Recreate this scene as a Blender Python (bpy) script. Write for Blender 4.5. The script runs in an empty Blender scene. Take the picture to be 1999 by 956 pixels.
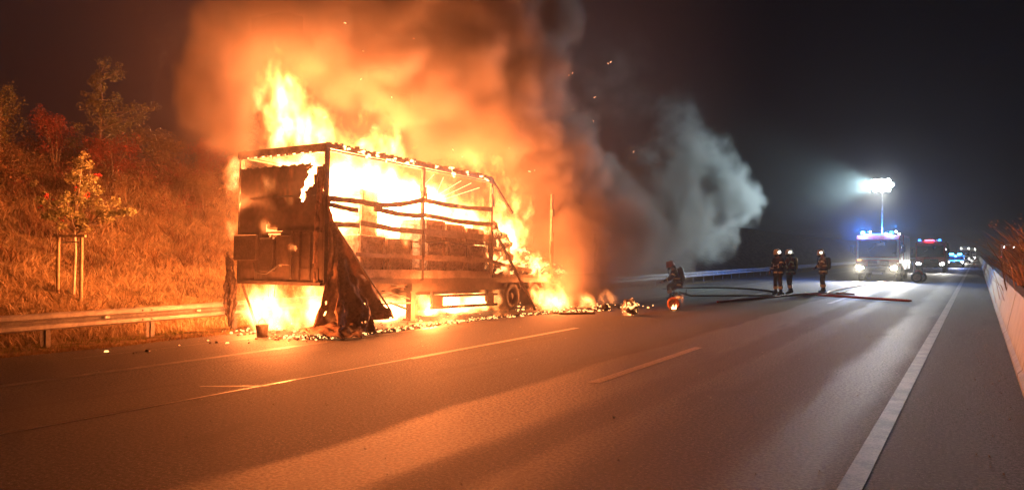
import bpy, bmesh, math, random
import numpy as np
from mathutils import Vector, Matrix, Euler, Quaternion

R = math.radians
random.seed(7)
rng = np.random.default_rng(11)
scene = bpy.context.scene
C = scene.collection

# ------------------------------------------------------------------ camera
YAW, PITCH, CAM_H = R(31.6), R(0.66), 1.65
cam_d = bpy.data.cameras.new('camera')
cam = bpy.data.objects.new('camera', cam_d)
C.objects.link(cam)
cam.location = (0, 0, CAM_H)
fwd = Vector((-math.sin(YAW) * math.cos(PITCH), math.cos(YAW) * math.cos(PITCH), math.sin(PITCH)))
cam.rotation_euler = fwd.to_track_quat('-Z', 'Y').to_euler()
cam_d.sensor_width = 36
cam_d.lens = 36 * 1476 / 1999
cam_d.clip_start = 0.05
cam_d.clip_end = 3000
scene.camera = cam

# ------------------------------------------------------------------ world: clear moonless night
w = bpy.data.worlds.new('World')
scene.world = w
w.use_nodes = True
bg = w.node_tree.nodes['Background']
bg.inputs['Color'].default_value = (0.55, 0.6, 1.0, 1)
bg.inputs['Strength'].default_value = 0.0032

scene.view_settings.view_transform = 'Standard'
scene.view_settings.look = 'None'
scene.view_settings.exposure = 0.25
scene.view_settings.gamma = 1.0
cy = scene.cycles
cy.use_adaptive_sampling = True
cy.adaptive_threshold = 0.07
cy.max_bounces = 5
cy.diffuse_bounces = 2
cy.glossy_bounces = 2
cy.transmission_bounces = 3
cy.volume_bounces = 1
cy.transparent_max_bounces = 12
cy.sample_clamp_indirect = 4.0
cy.volume_step_rate = 4.0
cy.volume_max_steps = 180
cy.use_denoising = True

# ------------------------------------------------------------------ helpers
def tag(o, label=None, cat=None, group=None, kind=None):
    if label: o['label'] = label
    if cat: o['category'] = cat
    if group: o['group'] = group
    if kind: o['kind'] = kind
    return o

def empty(name, loc=(0, 0, 0), rot=(0, 0, 0), **k):
    o = bpy.data.objects.new(name, None)
    o.empty_display_size = 0.2
    C.objects.link(o)
    o.location = loc
    o.rotation_euler = rot
    return tag(o, **k)

def link(name, me, mat=None, parent=None, loc=None, rot=None, **k):
    o = bpy.data.objects.new(name, me)
    C.objects.link(o)
    if mat is not None and not me.materials:
        me.materials.append(mat)
    if parent is not None:
        o.parent = parent
    if loc is not None: o.location = loc
    if rot is not None: o.rotation_euler = rot
    return tag(o, **k)

def copy_tree(o, parent=None):
    c = o.copy()
    C.objects.link(c)
    c.parent = parent
    for ch in list(o.children):
        copy_tree(ch, c)
    return c

class MB:
    """collects shapes of ONE part"""
    def __init__(s): s.v = []; s.f = []; s.sm = []
    def add(s, vs, fs, smooth=False):
        b = len(s.v)
        s.v += [tuple(x) for x in vs]
        s.f += [tuple(b + i for i in f) for f in fs]
        s.sm += [smooth] * len(fs)
        return s
    def box(s, c, d, rz=0, rx=0, ry=0, taper=1.0):
        m = Euler((rx, ry, rz)).to_matrix()
        vs = []
        for z in (-1, 1):
            t = taper if z > 0 else 1
            for x, y in ((-1, -1), (1, -1), (1, 1), (-1, 1)):
                vs.append(m @ Vector((x * d[0] / 2 * t, y * d[1] / 2 * t, z * d[2] / 2)) + Vector(c))
        return s.add(vs, [(0, 3, 2, 1), (4, 5, 6, 7), (0, 1, 5, 4), (1, 2, 6, 5), (2, 3, 7, 6), (3, 0, 4, 7)])
    def bevbox(s, c, d, b=0.02, **k):
        """box with chamfered vertical and horizontal edges"""
        bm = bmesh.new()
        bmesh.ops.create_cube(bm, size=1)
        for v in bm.verts:
            v.co = Vector((v.co.x * d[0], v.co.y * d[1], v.co.z * d[2]))
        bmesh.ops.bevel(bm, geom=bm.edges[:], offset=b, segments=k.get('seg', 1), affect='EDGES', profile=0.5)
        m = Euler(k.get('rot', (0, 0, 0))).to_matrix()
        bm.verts.index_update()
        vs = [m @ v.co + Vector(c) for v in bm.verts]
        fs = [[v.index for v in f.verts] for f in bm.faces]
        bm.free()
        return s.add(vs, fs)
    def bar(s, a, b, w, h=None):
        """rectangular bar a->b"""
        a = Vector(a); b = Vector(b); h = h or w
        d = (b - a).normalized()
        up = Vector((0, 0, 1)) if abs(d.z) < 0.95 else Vector((0, 1, 0))
        x = d.cross(up).normalized(); y = x.cross(d).normalized()
        vs = []
        for p in (a, b):
            for i, j in ((-1, -1), (1, -1), (1, 1), (-1, 1)):
                vs.append(p + x * i * w / 2 + y * j * h / 2)
        return s.add(vs, [(0, 3, 2, 1), (4, 5, 6, 7), (0, 1, 5, 4), (1, 2, 6, 5), (2, 3, 7, 6), (3, 0, 4, 7)])
    def tube(s, pts, r, n=8, cap=True):
        pts = [Vector(p) for p in pts]
        rs = r if isinstance(r, (list, tuple)) else [r] * len(pts)
        vs = []; prev = None
        for i, p in enumerate(pts):
            d = (pts[min(i + 1, len(pts) - 1)] - pts[max(i - 1, 0)])
            d = d.normalized() if d.length > 1e-9 else Vector((0, 0, 1))
            if prev is None:
                up = Vector((0, 0, 1)) if abs(d.z) < 0.9 else Vector((1, 0, 0))
                x = d.cross(up).normalized()
            else:
                x = (prev - d * prev.dot(d)).normalized()
            prev = x
            y = d.cross(x)
            for k in range(n):
                a = 2 * math.pi * k / n
                vs.append(p + (x * math.cos(a) + y * math.sin(a)) * rs[i])
        fs = []
        for i in range(len(pts) - 1):
            for k in range(n):
                fs.append((i * n + k, i * n + (k + 1) % n, (i + 1) * n + (k + 1) % n, (i + 1) * n + k))
        s.add(vs, fs, True)
        if cap:
            s.add(vs[:n], [tuple(range(n))[::-1]]); s.add(vs[-n:], [tuple(range(n))])
        return s
    def lathe(s, prof, c, axis='Z', n=20):
        """prof: (r, h) pairs about axis through c"""
        vs = []
        for r, h in prof:
            for k in range(n):
                a = 2 * math.pi * k / n
                p = {'Z': (r * math.cos(a), r * math.sin(a), h), 'X': (h, r * math.cos(a), r * math.sin(a)),
                     'Y': (r * math.sin(a), h, r * math.cos(a))}[axis]
                vs.append(Vector(c) + Vector(p))
        fs = []
        for i in range(len(prof) - 1):
            for k in range(n):
                fs.append((i * n + k, i * n + (k + 1) % n, (i + 1) * n + (k + 1) % n, (i + 1) * n + k))
        return s.add(vs, fs, True)
    def ball(s, c, r, n=12, m=8):
        r = r if isinstance(r, (tuple, list)) else (r, r, r)
        vs = []; fs = []
        for i in range(m + 1):
            t = math.pi * i / m
            for k in range(n):
                a = 2 * math.pi * k / n
                vs.append((c[0] + r[0] * math.sin(t) * math.cos(a), c[1] + r[1] * math.sin(t) * math.sin(a), c[2] + r[2] * math.cos(t)))
        for i in range(m):
            for k in range(n):
                fs.append((i * n + k, (i + 1) * n + k, (i + 1) * n + (k + 1) % n, i * n + (k + 1) % n))
        return s.add(vs, fs, True)
    def mesh(s, name='m'):
        me = bpy.data.meshes.new(name)
        me.from_pydata(s.v, [], s.f)
        me.polygons.foreach_set('use_smooth', s.sm)
        me.update()
        return me
    def build(s, name, mat, parent=None, **k):
        return link(name, s.mesh(name), mat, parent, **k)

def wob(a, b, s):
    return random.uniform(a, b) * s

# ------------------------------------------------------------------ materials
class NT:
    """tiny node expression helper"""
    def __init__(s, tree): s.t = tree
    def n(s, typ, **props):
        nd = s.t.nodes.new(typ)
        for k, v in props.items(): setattr(nd, k, v)
        return nd
    def put(s, sock, v):
        if v is None: return
        if hasattr(v, 'is_output') or hasattr(v, 'links'): s.t.links.new(v, sock)
        else: sock.default_value = v
    def m(s, op, a, b=None, c=None, clamp=False):
        nd = s.n('ShaderNodeMath', operation=op, use_clamp=clamp)
        s.put(nd.inputs[0], a); s.put(nd.inputs[1], b); s.put(nd.inputs[2], c)
        return nd.outputs[0]
    def vm(s, op, a, b=None, scale=None):
        nd = s.n('ShaderNodeVectorMath', operation=op)
        s.put(nd.inputs[0], a); s.put(nd.inputs[1], b)
        if scale is not None: s.put(nd.inputs['Scale'], scale)
        return nd.outputs['Value'] if op in ('DOT_PRODUCT', 'LENGTH', 'DISTANCE') else nd.outputs[0]
    def noise(s, vec, scale, detail=2, rough=0.5, out='Fac', dist=0.0):
        nd = s.n('ShaderNodeTexNoise')
        s.put(nd.inputs['Vector'], vec)
        nd.inputs['Scale'].default_value = scale
        nd.inputs['Detail'].default_value = detail
        nd.inputs['Roughness'].default_value = rough
        nd.inputs['Distortion'].default_value = dist
        return nd.outputs[0] if out == 'Fac' else nd.outputs[1]
    def ramp(s, fac, stops, interp='LINEAR'):
        nd = s.n('ShaderNodeValToRGB')
        nd.color_ramp.interpolation = interp
        els = nd.color_ramp.elements
        while len(els) < len(stops): els.new(0.5)
        for e, (p, c) in zip(els, stops):
            e.position = p
            e.color = (*c, 1) if isinstance(c, (tuple, list)) else (c, c, c, 1)
        s.put(nd.inputs[0], fac)
        return nd.outputs[0]
    def mapr(s, v, a, b, c=0.0, d=1.0, typ='SMOOTHSTEP'):
        nd = s.n('ShaderNodeMapRange', interpolation_type=typ)
        s.put(nd.inputs[0], v)
        for i, x in zip((1, 2, 3, 4), (a, b, c, d)): s.put(nd.inputs[i], x)
        return nd.outputs[0]
    def mix(s, f, a, b, blend='MIX'):
        nd = s.n('ShaderNodeMix', data_type='RGBA', blend_type=blend)
        s.put(nd.inputs[0], f); s.put(nd.inputs[6], a if not isinstance(a, tuple) else (*a, 1)); s.put(nd.inputs[7], b if not isinstance(b, tuple) else (*b, 1))
        return nd.outputs[2]

def material(name, col=(0.5, 0.5, 0.5), rough=0.6, metal=0.0, var=0.25, scale=8.0, bump=0.0, col2=None, spec=None, emit=None, estr=0.0, alpha=None, obj=True):
    """procedural material: base colour broken up by two noises, roughness variation, bump"""
    m = bpy.data.materials.new(name)
    m.use_nodes = True
    t = NT(m.node_tree)
    p = m.node_tree.nodes['Principled BSDF']
    tc = t.n('ShaderNodeTexCoord').outputs['Object']
    n1 = t.noise(tc, scale, 4, 0.6)
    n2 = t.noise(tc, scale * 6, 2, 0.5)
    c2 = col2 or tuple(c * (1 - var) * 0.75 for c in col)
    f = t.mapr(t.m('ADD', t.m('MULTIPLY', n1, 0.7), t.m('MULTIPLY', n2, 0.3)), 0.35, 0.62)
    t.put(p.inputs['Base Color'], t.mix(f, col, c2))
    t.put(p.inputs['Roughness'], t.mapr(n2, 0.2, 0.8, max(rough - 0.12, 0.02), min(rough + 0.12, 1), 'LINEAR'))
    p.inputs['Metallic'].default_value = metal
    if spec is not None: p.inputs['Specular IOR Level'].default_value = spec
    if bump:
        b = t.n('ShaderNodeBump'); b.inputs['Strength'].default_value = 0.6; b.inputs['Distance'].default_value = bump
        t.put(b.inputs['Height'], n2); t.put(p.inputs['Normal'], b.outputs[0])
    if emit:
        p.inputs['Emission Color'].default_value = (*emit, 1); p.inputs['Emission Strength'].default_value = estr
    return m

def emitter(name, col, strength):
    m = bpy.data.materials.new(name)
    m.use_nodes = True
    nt = m.node_tree
    nt.nodes.clear()
    e = nt.nodes.new('ShaderNodeEmission'); o = nt.nodes.new('ShaderNodeOutputMaterial')
    e.inputs[0].default_value = (*col, 1); e.inputs[1].default_value = strength
    nt.links.new(e.outputs[0], o.inputs[0])
    return m

def lamp(name, typ, loc, energy, col, radius=0.1, aim=None, parent=None, **k):
    d = bpy.data.lights.new(name, typ)
    d.energy = energy; d.color = col; d.shadow_soft_size = radius
    for a, b in k.items(): setattr(d, a, b)
    o = bpy.data.objects.new(name, d)
    C.objects.link(o)
    o.location = loc
    if aim is not None: o.rotation_euler = (Vector(aim) - Vector(loc)).to_track_quat('-Z', 'Y').to_euler()
    if parent: o.parent = parent
    return o
HAZE = 0.00035
# ------------------------------------------------------------------ smoke and flames (density grids)
def volume_grid(name, mn, mx, voxel, build, mat, **k):
    v = bpy.data.volumes.new(name)
    o = bpy.data.objects.new(name, v)
    C.objects.link(o)
    tr = bpy.data.node_groups.new(name, 'GeometryNodeTree')
    tr.interface.new_socket('Geometry', in_out='OUTPUT', socket_type='NodeSocketGeometry')
    t = NT(tr)
    cube = t.n('GeometryNodeVolumeCube')
    cube.inputs['Min'].default_value = mn
    cube.inputs['Max'].default_value = mx
    for i, ax in enumerate('XYZ'):
        cube.inputs['Resolution ' + ax].default_value = int((mx[i] - mn[i]) / voxel) + 1
    pos = t.n('GeometryNodeInputPosition').outputs[0]
    t.put(cube.inputs['Density'], build(t, pos))
    sm = t.n('GeometryNodeSetMaterial')
    sm.inputs['Material'].default_value = mat
    tr.links.new(cube.outputs[0], sm.inputs[0])
    out = t.n('NodeGroupOutput')
    tr.links.new(sm.outputs[0], out.inputs[0])
    md = o.modifiers.new('grid', 'NODES'); md.node_group = tr
    v.materials.append(mat)
    return tag(o, **k)

def warp(t, pos, layers):
    p = pos
    for sc, am in layers:
        n = t.vm('SUBTRACT', t.noise(pos, sc, 2, 0.55, out='Color'), (0.5, 0.5, 0.5))
        p = t.vm('ADD', p, t.vm('MULTIPLY', n, am if isinstance(am, tuple) else (am, am, am)))
    return p

def blobs(t, p, lst, comb='MAXIMUM'):
    acc = None
    for (x, y, z, rx, ry, rz, s) in lst:
        d = t.vm('MULTIPLY', t.vm('SUBTRACT', p, (x, y, z)), (1 / rx, 1 / ry, 1 / rz))
        f = t.m('MULTIPLY', t.m('SUBTRACT', 1.0, t.vm('DOT_PRODUCT', d, d)), s)
        f = t.m('MAXIMUM', f, 0.0)
        acc = f if acc is None else t.m('ADD' if comb == 'ADD' else 'MAXIMUM', acc, f)
    return acc

SMOKE = [  # x y z rx ry rz strength : the fire's own rolling column, then the drift along the guard rail
    (-13.0, 9.9, 5.0, 1.0, 1.2, 1.5, 0.9), (-12.8, 11.3, 6.6, 1.6, 1.7, 1.4, 1.2), (-12.6, 13.2, 6.6, 1.9, 1.6, 1.6, 1.5),
    (-12.8, 13.5, 8.6, 2.4, 2.6, 2.2, 1.4), (-12.6, 15.8, 6.9, 2.2, 2.2, 2.2, 1.5), (-12.5, 17.0, 9.3, 2.8, 3.0, 2.8, 1.4),
    (-12.4, 19.0, 6.9, 2.4, 2.6, 2.6, 1.4), (-12.4, 19.8, 9.6, 2.6, 2.6, 3.2, 1.3), (-12.2, 21.6, 5.4, 2.0, 2.2, 2.4, 1.2),
    (-12.0, 23.6, 3.4, 1.8, 2.0, 2.2, 0.9), (-11.0, 22.4, 1.6, 1.5, 2.4, 1.6, 1.2), (-10.7, 20.9, 0.9, 1.0, 1.3, 1.1, 0.9), (-12.6, 17.5, 4.9, 1.5, 2.0, 1.1, 0.8),
    (-12.0, 26.0, 3.6, 1.6, 2.2, 2.2, 0.7), (-11.8, 29.0, 3.8, 1.7, 2.6, 2.4, 0.6), (-11.7, 32.5, 4.4, 1.8, 2.8, 2.4, 0.62), (-10.6, 25.6, 2.6, 1.3, 2.4, 2.2, 0.42), (-10.7, 29.5, 2.6, 1.3, 3.0, 2.2, 0.36), (-10.9, 33.5, 3.2, 1.4, 3.2, 2.2, 0.40), (-11.2, 26.5, 1.3, 1.4, 3.0, 1.3, 0.3), (-11.4, 30.5, 1.7, 1.3, 3.0, 1.5, 0.25), (-11.3, 33.0, 6.6, 1.6, 3.4, 1.8, 0.16),
    (-11.4, 35.6, 5.4, 1.6, 2.6, 2.0, 0.7), (-11.1, 38.5, 4.7, 1.6, 2.8, 2.1, 0.7), (-11.3, 37.0, 2.9, 1.3, 2.4, 1.7, 0.6), (-10.9, 41.0, 4.4, 1.2, 1.8, 1.5, 0.45),
    (-11.5, 33.0, 7.6, 2.0, 4.5, 2.8, 0.035), (-11.8, 26.5, 8.2, 2.2, 3.5, 3.4, 0.04), (-10.2, 23.6, 0.7, 1.9, 2.6, 0.8, 0.12),
    (-8.9, 23.5, 0.5, 1.6, 1.8, 0.6, 0.07),
]
def smoke_field(t, pos):
    p = warp(t, pos, [(0.28, 2.2), (0.75, 1.5), (1.7, 0.75), (3.8, 0.32)])
    b = blobs(t, p, SMOKE)
    n = t.noise(pos, 0.9, 6, 0.62)
    e = t.m('MAXIMUM', t.m('ADD', t.m('MULTIPLY', t.m('SUBTRACT', n, 0.52), 4.2), 0.9), 0.05)
    b = t.m('MULTIPLY', b, e)
    # hot gas is clear: keep smoke out of the burning load space
    hot = blobs(t, t.vm('ADD', pos, t.vm('MULTIPLY', t.vm('SUBTRACT', t.noise(pos, 0.8, 2, 0.5, out='Color'), (.5, .5, .5)), (1.2, 1.2, 1.2))), [(-12.6, 14.5, 2.2, 1.9, 5.2, 2.9, 3.0), (-12.9, 11.4, 4.6, 1.0, 1.1, 1.9, 3.0)])
    b = t.m('MULTIPLY', b, t.m('SUBTRACT', 1.0, t.m('MINIMUM', hot, 1.0)))
    b = t.mapr(b, 0.02, 0.6, 0.0, 1.0, 'LINEAR')
    lump = t.noise(t.vm('MULTIPLY', p, (1.0, 1.0, 0.85)), 0.62, 5, 0.62, dist=0.3)
    b = t.m('MULTIPLY', b, t.mapr(lump, 0.42, 0.58, 0.14, 1.2))
    thin = blobs(t, pos, [(-11.6, 14.5, 2.0, 3.2, 7.5, 4.0, 0.020), (-11.0, 23.6, 1.0, 3.2, 5.5, 2.6, 0.09), (-13.5, 13.0, 8.0, 4.5, 6.0, 6.0, 0.010)], 'ADD')  # thin rear smoke, plus veils added to glow over trailer front and left sky
    return t.m('ADD', b, thin)

FLAME = [
    # load space
    (-12.6, 11.9, 2.9, 1.2, 1.3, 1.3, 1.6), (-12.6, 13.6, 2.9, 1.2, 1.7, 1.2, 1.8), (-12.7, 15.8, 2.6, 1.2, 1.8, 1.2, 1.6),
    (-11.9, 14.3, 2.95, 0.5, 2.6, 0.45, 1.4), (-11.8, 16.6, 2.7, 0.4, 1.2, 0.5, 1.1), (-11.7, 13.1, 1.6, 0.3, 0.3, 0.6, 1.2), (-11.6, 11.7, 1.9, 0.3, 0.5, 0.8, 1.4),
    (-12.6, 17.8, 2.2, 1.2, 1.6, 1.5, 1.3), (-12.6, 19.6, 1.9, 1.2, 1.6, 1.4, 1.1),
    # above the roof
    (-12.8, 12.0, 4.3, 1.0, 1.5, 0.8, 1.0), (-12.8, 11.3, 4.9, 0.8, 0.75, 1.2, 1.0), (-12.8, 11.2, 5.6, 0.5, 0.45, 0.9, 0.8),
    (-12.7, 13.6, 4.2, 0.9, 1.6, 0.6, 0.8), (-12.7, 14.8, 4.4, 0.6, 0.7, 0.9, 0.9), (-12.7, 14.0, 5.2, 0.5, 0.7, 0.5, 0.55),
    (-12.6, 16.6, 3.9, 0.9, 1.6, 0.5, 0.5), (-12.6, 19.5, 3.9, 0.9, 1.2, 1.3, 0.5), (-12.4, 20.2, 3.0, 1.0, 1.2, 1.0, 0.6),
    # left flank
    (-14.1, 11.2, 3.4, 0.35, 0.5, 0.8, 1.0), (-14.1, 11.2, 2.3, 0.25, 0.4, 0.7, 0.8),
    # under and before the front
    (-13.0, 11.1, 0.40, 1.2, 0.8, 0.8, 1.15), (-12.0, 11.7, 0.5, 0.9, 0.9, 0.9, 1.0), (-12.4, 14.0, 0.25, 1.0, 2.2, 0.5, 1.2),
    (-12.4, 17.0, 0.25, 1.0, 2.4, 0.5, 1.2), (-9.9, 18.3, 0.2, 0.25, 0.28, 0.42, 1.3), (-10.9, 19.9, 0.3, 0.6, 1.3, 0.7, 0.9), (-10.3, 21.0, 0.15, 0.5, 0.9, 0.45, 0.9), (-10.3, 22.6, 0.15, 0.5, 0.7, 0.4, 0.8), (-10.6, 19.0, 0.9, 0.3, 0.5, 0.6, 0.8), (-12.0, 18.9, 1.9, 0.5, 0.7, 0.7, 0.9),
    (-10.7, 11.2, 0.05, 0.5, 0.5, 0.2, 0.7), (-10.8, 12.9, 0.05, 0.3, 0.9, 0.22, 0.8), (-10.75, 14.8, 0.05, 0.3, 1.1, 0.22, 0.8), (-10.7, 16.6, 0.05, 0.3, 0.9, 0.22, 0.7), (-11.7, 10.5, 0.05, 0.8, 0.35, 0.25, 0.7),
    (-7.94, 19.0, 0.25, 0.28, 0.28, 0.42, 1.4), (-7.5, 21.2, 0.08, 0.16, 0.14, 0.16, 1.0),
]
def flame_field(t, pos):
    q = t.vm('MULTIPLY', pos, (1.0, 1.0, 0.55))
    p = pos
    for sc, am in ((0.9, 1.1), (2.6, 0.55), (6.0, 0.16)):
        n = t.vm('SUBTRACT', t.noise(q, sc, 2, 0.55, out='Color'), (0.5, 0.5, 0.5))
        p = t.vm('ADD', p, t.vm('MULTIPLY', n, (am, am, am * 1.3)))
    b = blobs(t, p, FLAME)
    n = t.noise(q, 2.9, 6, 0.66, dist=0.7)
    b = t.m('SUBTRACT', b, t.m('MULTIPLY', t.m('MULTIPLY', t.m('SUBTRACT', 0.62, n), 3.4), t.m('MINIMUM', t.m('MULTIPLY', b, 5.0), 1.0)))
    licks = blobs(t, p, [(-11.42, 12.0, 2.25, .15, .5, .45, 1.3), (-11.4, 13.75, 2.0, .14, .28, .35, 1.2), (-11.4, 14.3, 2.75, .14, .3, .4, 1.0), (-11.4, 16.9, 2.3, .14, .35, .5, 1.2), (-11.4, 15.7, 2.75, .14, .5, .25, 1.0), (-11.5, 18.3, 1.5, .2, .8, .5, 1.3), (-11.4, 19.9, 1.4, .25, .5, .6, 1.3), (-11.4, 11.7, 1.5, .16, .4, .4, 1.1)])
    b = t.m('MAXIMUM', b, t.m('SUBTRACT', licks, t.m('MULTIPLY', t.m('SUBTRACT', 0.58, n), 3.0)) if False else t.m('MULTIPLY', licks, t.mapr(n, .45, .62, 0, 1)))
    s = t.n('ShaderNodeSeparateXYZ'); t.put(s.inputs[0], pos)
    x_, y_, z_ = s.outputs
    wall = t.m('MULTIPLY', t.m('MULTIPLY', t.m('LESS_THAN', y_, 11.12), t.m('GREATER_THAN', z_, 1.0)), t.m('MULTIPLY', t.m('LESS_THAN', z_, 3.86), t.m('GREATER_THAN', x_, -13.98)))
    b = t.m('MULTIPLY', b, t.m('SUBTRACT', 1.0, wall))
    small = blobs(t, t.vm('ADD', pos, t.vm('MULTIPLY', t.vm('SUBTRACT', t.noise(q, 3.5, 2, .5, out='Color'), (.5, .5, .5)), (.3, .1, .35))), [(-12.85, 10.9, 2.2, .24, .12, .22, .5), (-12.55, 10.9, 2.17, .12, .1, .12, .4), (-12.1, 10.95, 1.78, .09, .1, .1, .5)])
    b = t.m('ADD', b, small)
    return t.mapr(b, 0.0, 1.3, 0.0, 1.0, 'LINEAR')

def smoke_material(k):
    m = bpy.data.materials.new('soot_smoke'); m.use_nodes = True
    nt = m.node_tree; nt.nodes.clear(); t = NT(nt)
    p = t.n('ShaderNodeVolumePrincipled')
    p.inputs['Color'].default_value = (0.26, 0.235, 0.225, 1)
    p.inputs['Density'].default_value = k
    p.inputs['Anisotropy'].default_value = 0.25
    o = t.n('ShaderNodeOutputMaterial'); nt.links.new(p.outputs[0], o.inputs['Volume'])
    return m

def flame_material(k):
    m = bpy.data.materials.new('flame_gas'); m.use_nodes = True
    nt = m.node_tree; nt.nodes.clear(); t = NT(nt)
    d = t.n('ShaderNodeVolumeInfo').outputs['Density']
    e = t.n('ShaderNodeEmission')
    col = t.ramp(d, [(0.0, (1.0, 0.16, 0.02)), (0.35, (1.0, 0.30, 0.07)), (1.0, (1.0, 0.52, 0.22))])
    t.put(e.inputs[0], col)
    t.put(e.inputs[1], t.m('MULTIPLY', t.m('POWER', d, 1.9), k))
    o = t.n('ShaderNodeOutputMaterial'); nt.links.new(e.outputs[0], o.inputs['Volume'])
    return m

volume_grid('smoke', (-18, 7, 0.01), (-6.5, 46, 12.5), 0.115, smoke_field, smoke_material(2.3),
            label='smoke rolling up from the burning trailer and drifting off along the guard rail', cat='smoke', kind='stuff')
def mist_field(t, pos):  # mist balls added for lamp halos and a reddish glow in the left sky
    n = t.noise(pos, 0.25, 2, 0.5)
    return t.m('MULTIPLY', blobs(t, pos, [(-5.0, 50.0, 4.6, 7.5, 5.0, 5.0, 1.0), (-4.7, 50.6, 5.9, 2.0, 1.6, 1.7, 1.6), (-5.4, 49.6, 1.0, 3.5, 3.0, 1.6, 0.8), (-21.0, 17.0, 8.0, 17.0, 15.0, 14.0, 2.3)], 'ADD'), t.mapr(n, 0.3, 0.7, 0.6, 1.3, 'LINEAR'))
def mist_material():
    m = bpy.data.materials.new('glow_mist'); m.use_nodes = True
    nt = m.node_tree; nt.nodes.clear(); t = NT(nt)
    p = t.n('ShaderNodeVolumePrincipled'); p.inputs['Color'].default_value = (.8, .8, .82, 1)
    p.inputs['Density'].default_value = 0.0038; p.inputs['Anisotropy'].default_value = 0.5
    o = t.n('ShaderNodeOutputMaterial'); nt.links.new(p.outputs[0], o.inputs['Volume'])
    return m
volume_grid('glow_mist', (-40, 4, 0), (3, 56, 20), 0.6, mist_field, mist_material(), label='thin mist added over the embankment and around the nearest fire engine to carry the glow of the lights', cat='smoke', kind='stuff')
volume_grid('flames', (-15, 9.5, 0), (-7.2, 24.5, 7), 0.065, flame_field, flame_material(48.0),
            label='flames filling the load space of the trailer and burning along the ground beside it', cat='fire', kind='stuff')

FIRE = (1.0, 0.215, 0.045)
for i, (x, y, z, e, r) in enumerate([
        (-12.8, 11.8, 5.2, 520, 0.4), (-12.7, 14.6, 4.9, 800, 0.4), (-12.6, 18.3, 4.4, 900, 0.4),
        (-12.6, 12.6, 3.1, 6000, 0.5), (-12.5, 15.4, 3.0, 5400, 0.5), (-12.4, 19.4, 2.4, 3800, 0.5),
        (-12.8, 10.5, 0.4, 380, 0.3), (-11.4, 10.1, 0.5, 420, 0.2), (-11.1, 14.3, 0.35, 900, 0.2), (-11.0, 20.4, 0.8, 1000, 0.5), (-14.2, 11.2, 2.9, 700, 0.25)]):
    lamp('fire_light', 'POINT', (x, y, z), e, FIRE, r)
# ------------------------------------------------------------------ terrain
def terrain_z(x, y):
    """left embankment, flat carriageway bed, low median bank on the right"""
    t = min(max((-15.0 - x) / 12.5, 0), 1)
    z = -0.04 + 5.1 * (t * t * (3 - 2 * t) * 0.45 + t * 0.55)
    if x < -15.0:
        z += 0.22 * math.sin(x * 1.1 + y * 0.35) * min(t * 5, 1) * math.sin(y * 0.23 + 1)
    if x > 0.9:
        z = -0.04 + 0.35 * min((x - 0.9) / 0.6, 1) * (1 if x < 3.2 else max(0, 1 - (x - 3.2) / 0.8))
    return z

xs = [-400, -220, -120, -70, -45, -34] + [-30 + 0.5 * i for i in range(34)] + [-13, -6, 0.4, 0.9, 1.2, 1.6, 2.4, 3.2, 4.0, 30, 120, 400]
ys = [-60, -30, -12, -4] + [0.8 * i for i in range(76)] + [64, 72, 84, 100, 130, 170, 240, 340, 500, 900]
tv = [(x, y, terrain_z(x, y) + (0.05 * math.sin(x * 5.3 + y * 3.7) if x < -15.5 and -5 < y < 62 else 0)) for y in ys for x in xs]
nx = len(xs)
tf = [(j * nx + i, j * nx + i + 1, (j + 1) * nx + i + 1, (j + 1) * nx + i) for j in range(len(ys) - 1) for i in range(nx - 1)]
M_soil = material('dry_grass_ground', (0.23, 0.165, 0.085), 0.95, scale=2.5, col2=(0.10, 0.075, 0.035), bump=0.05, spec=0.1)
link('ground', (lambda mb: mb.mesh())(MB().add(tv, tf, True)), M_soil, kind='structure', label='ground with the grassy embankment rising on the left')

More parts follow.
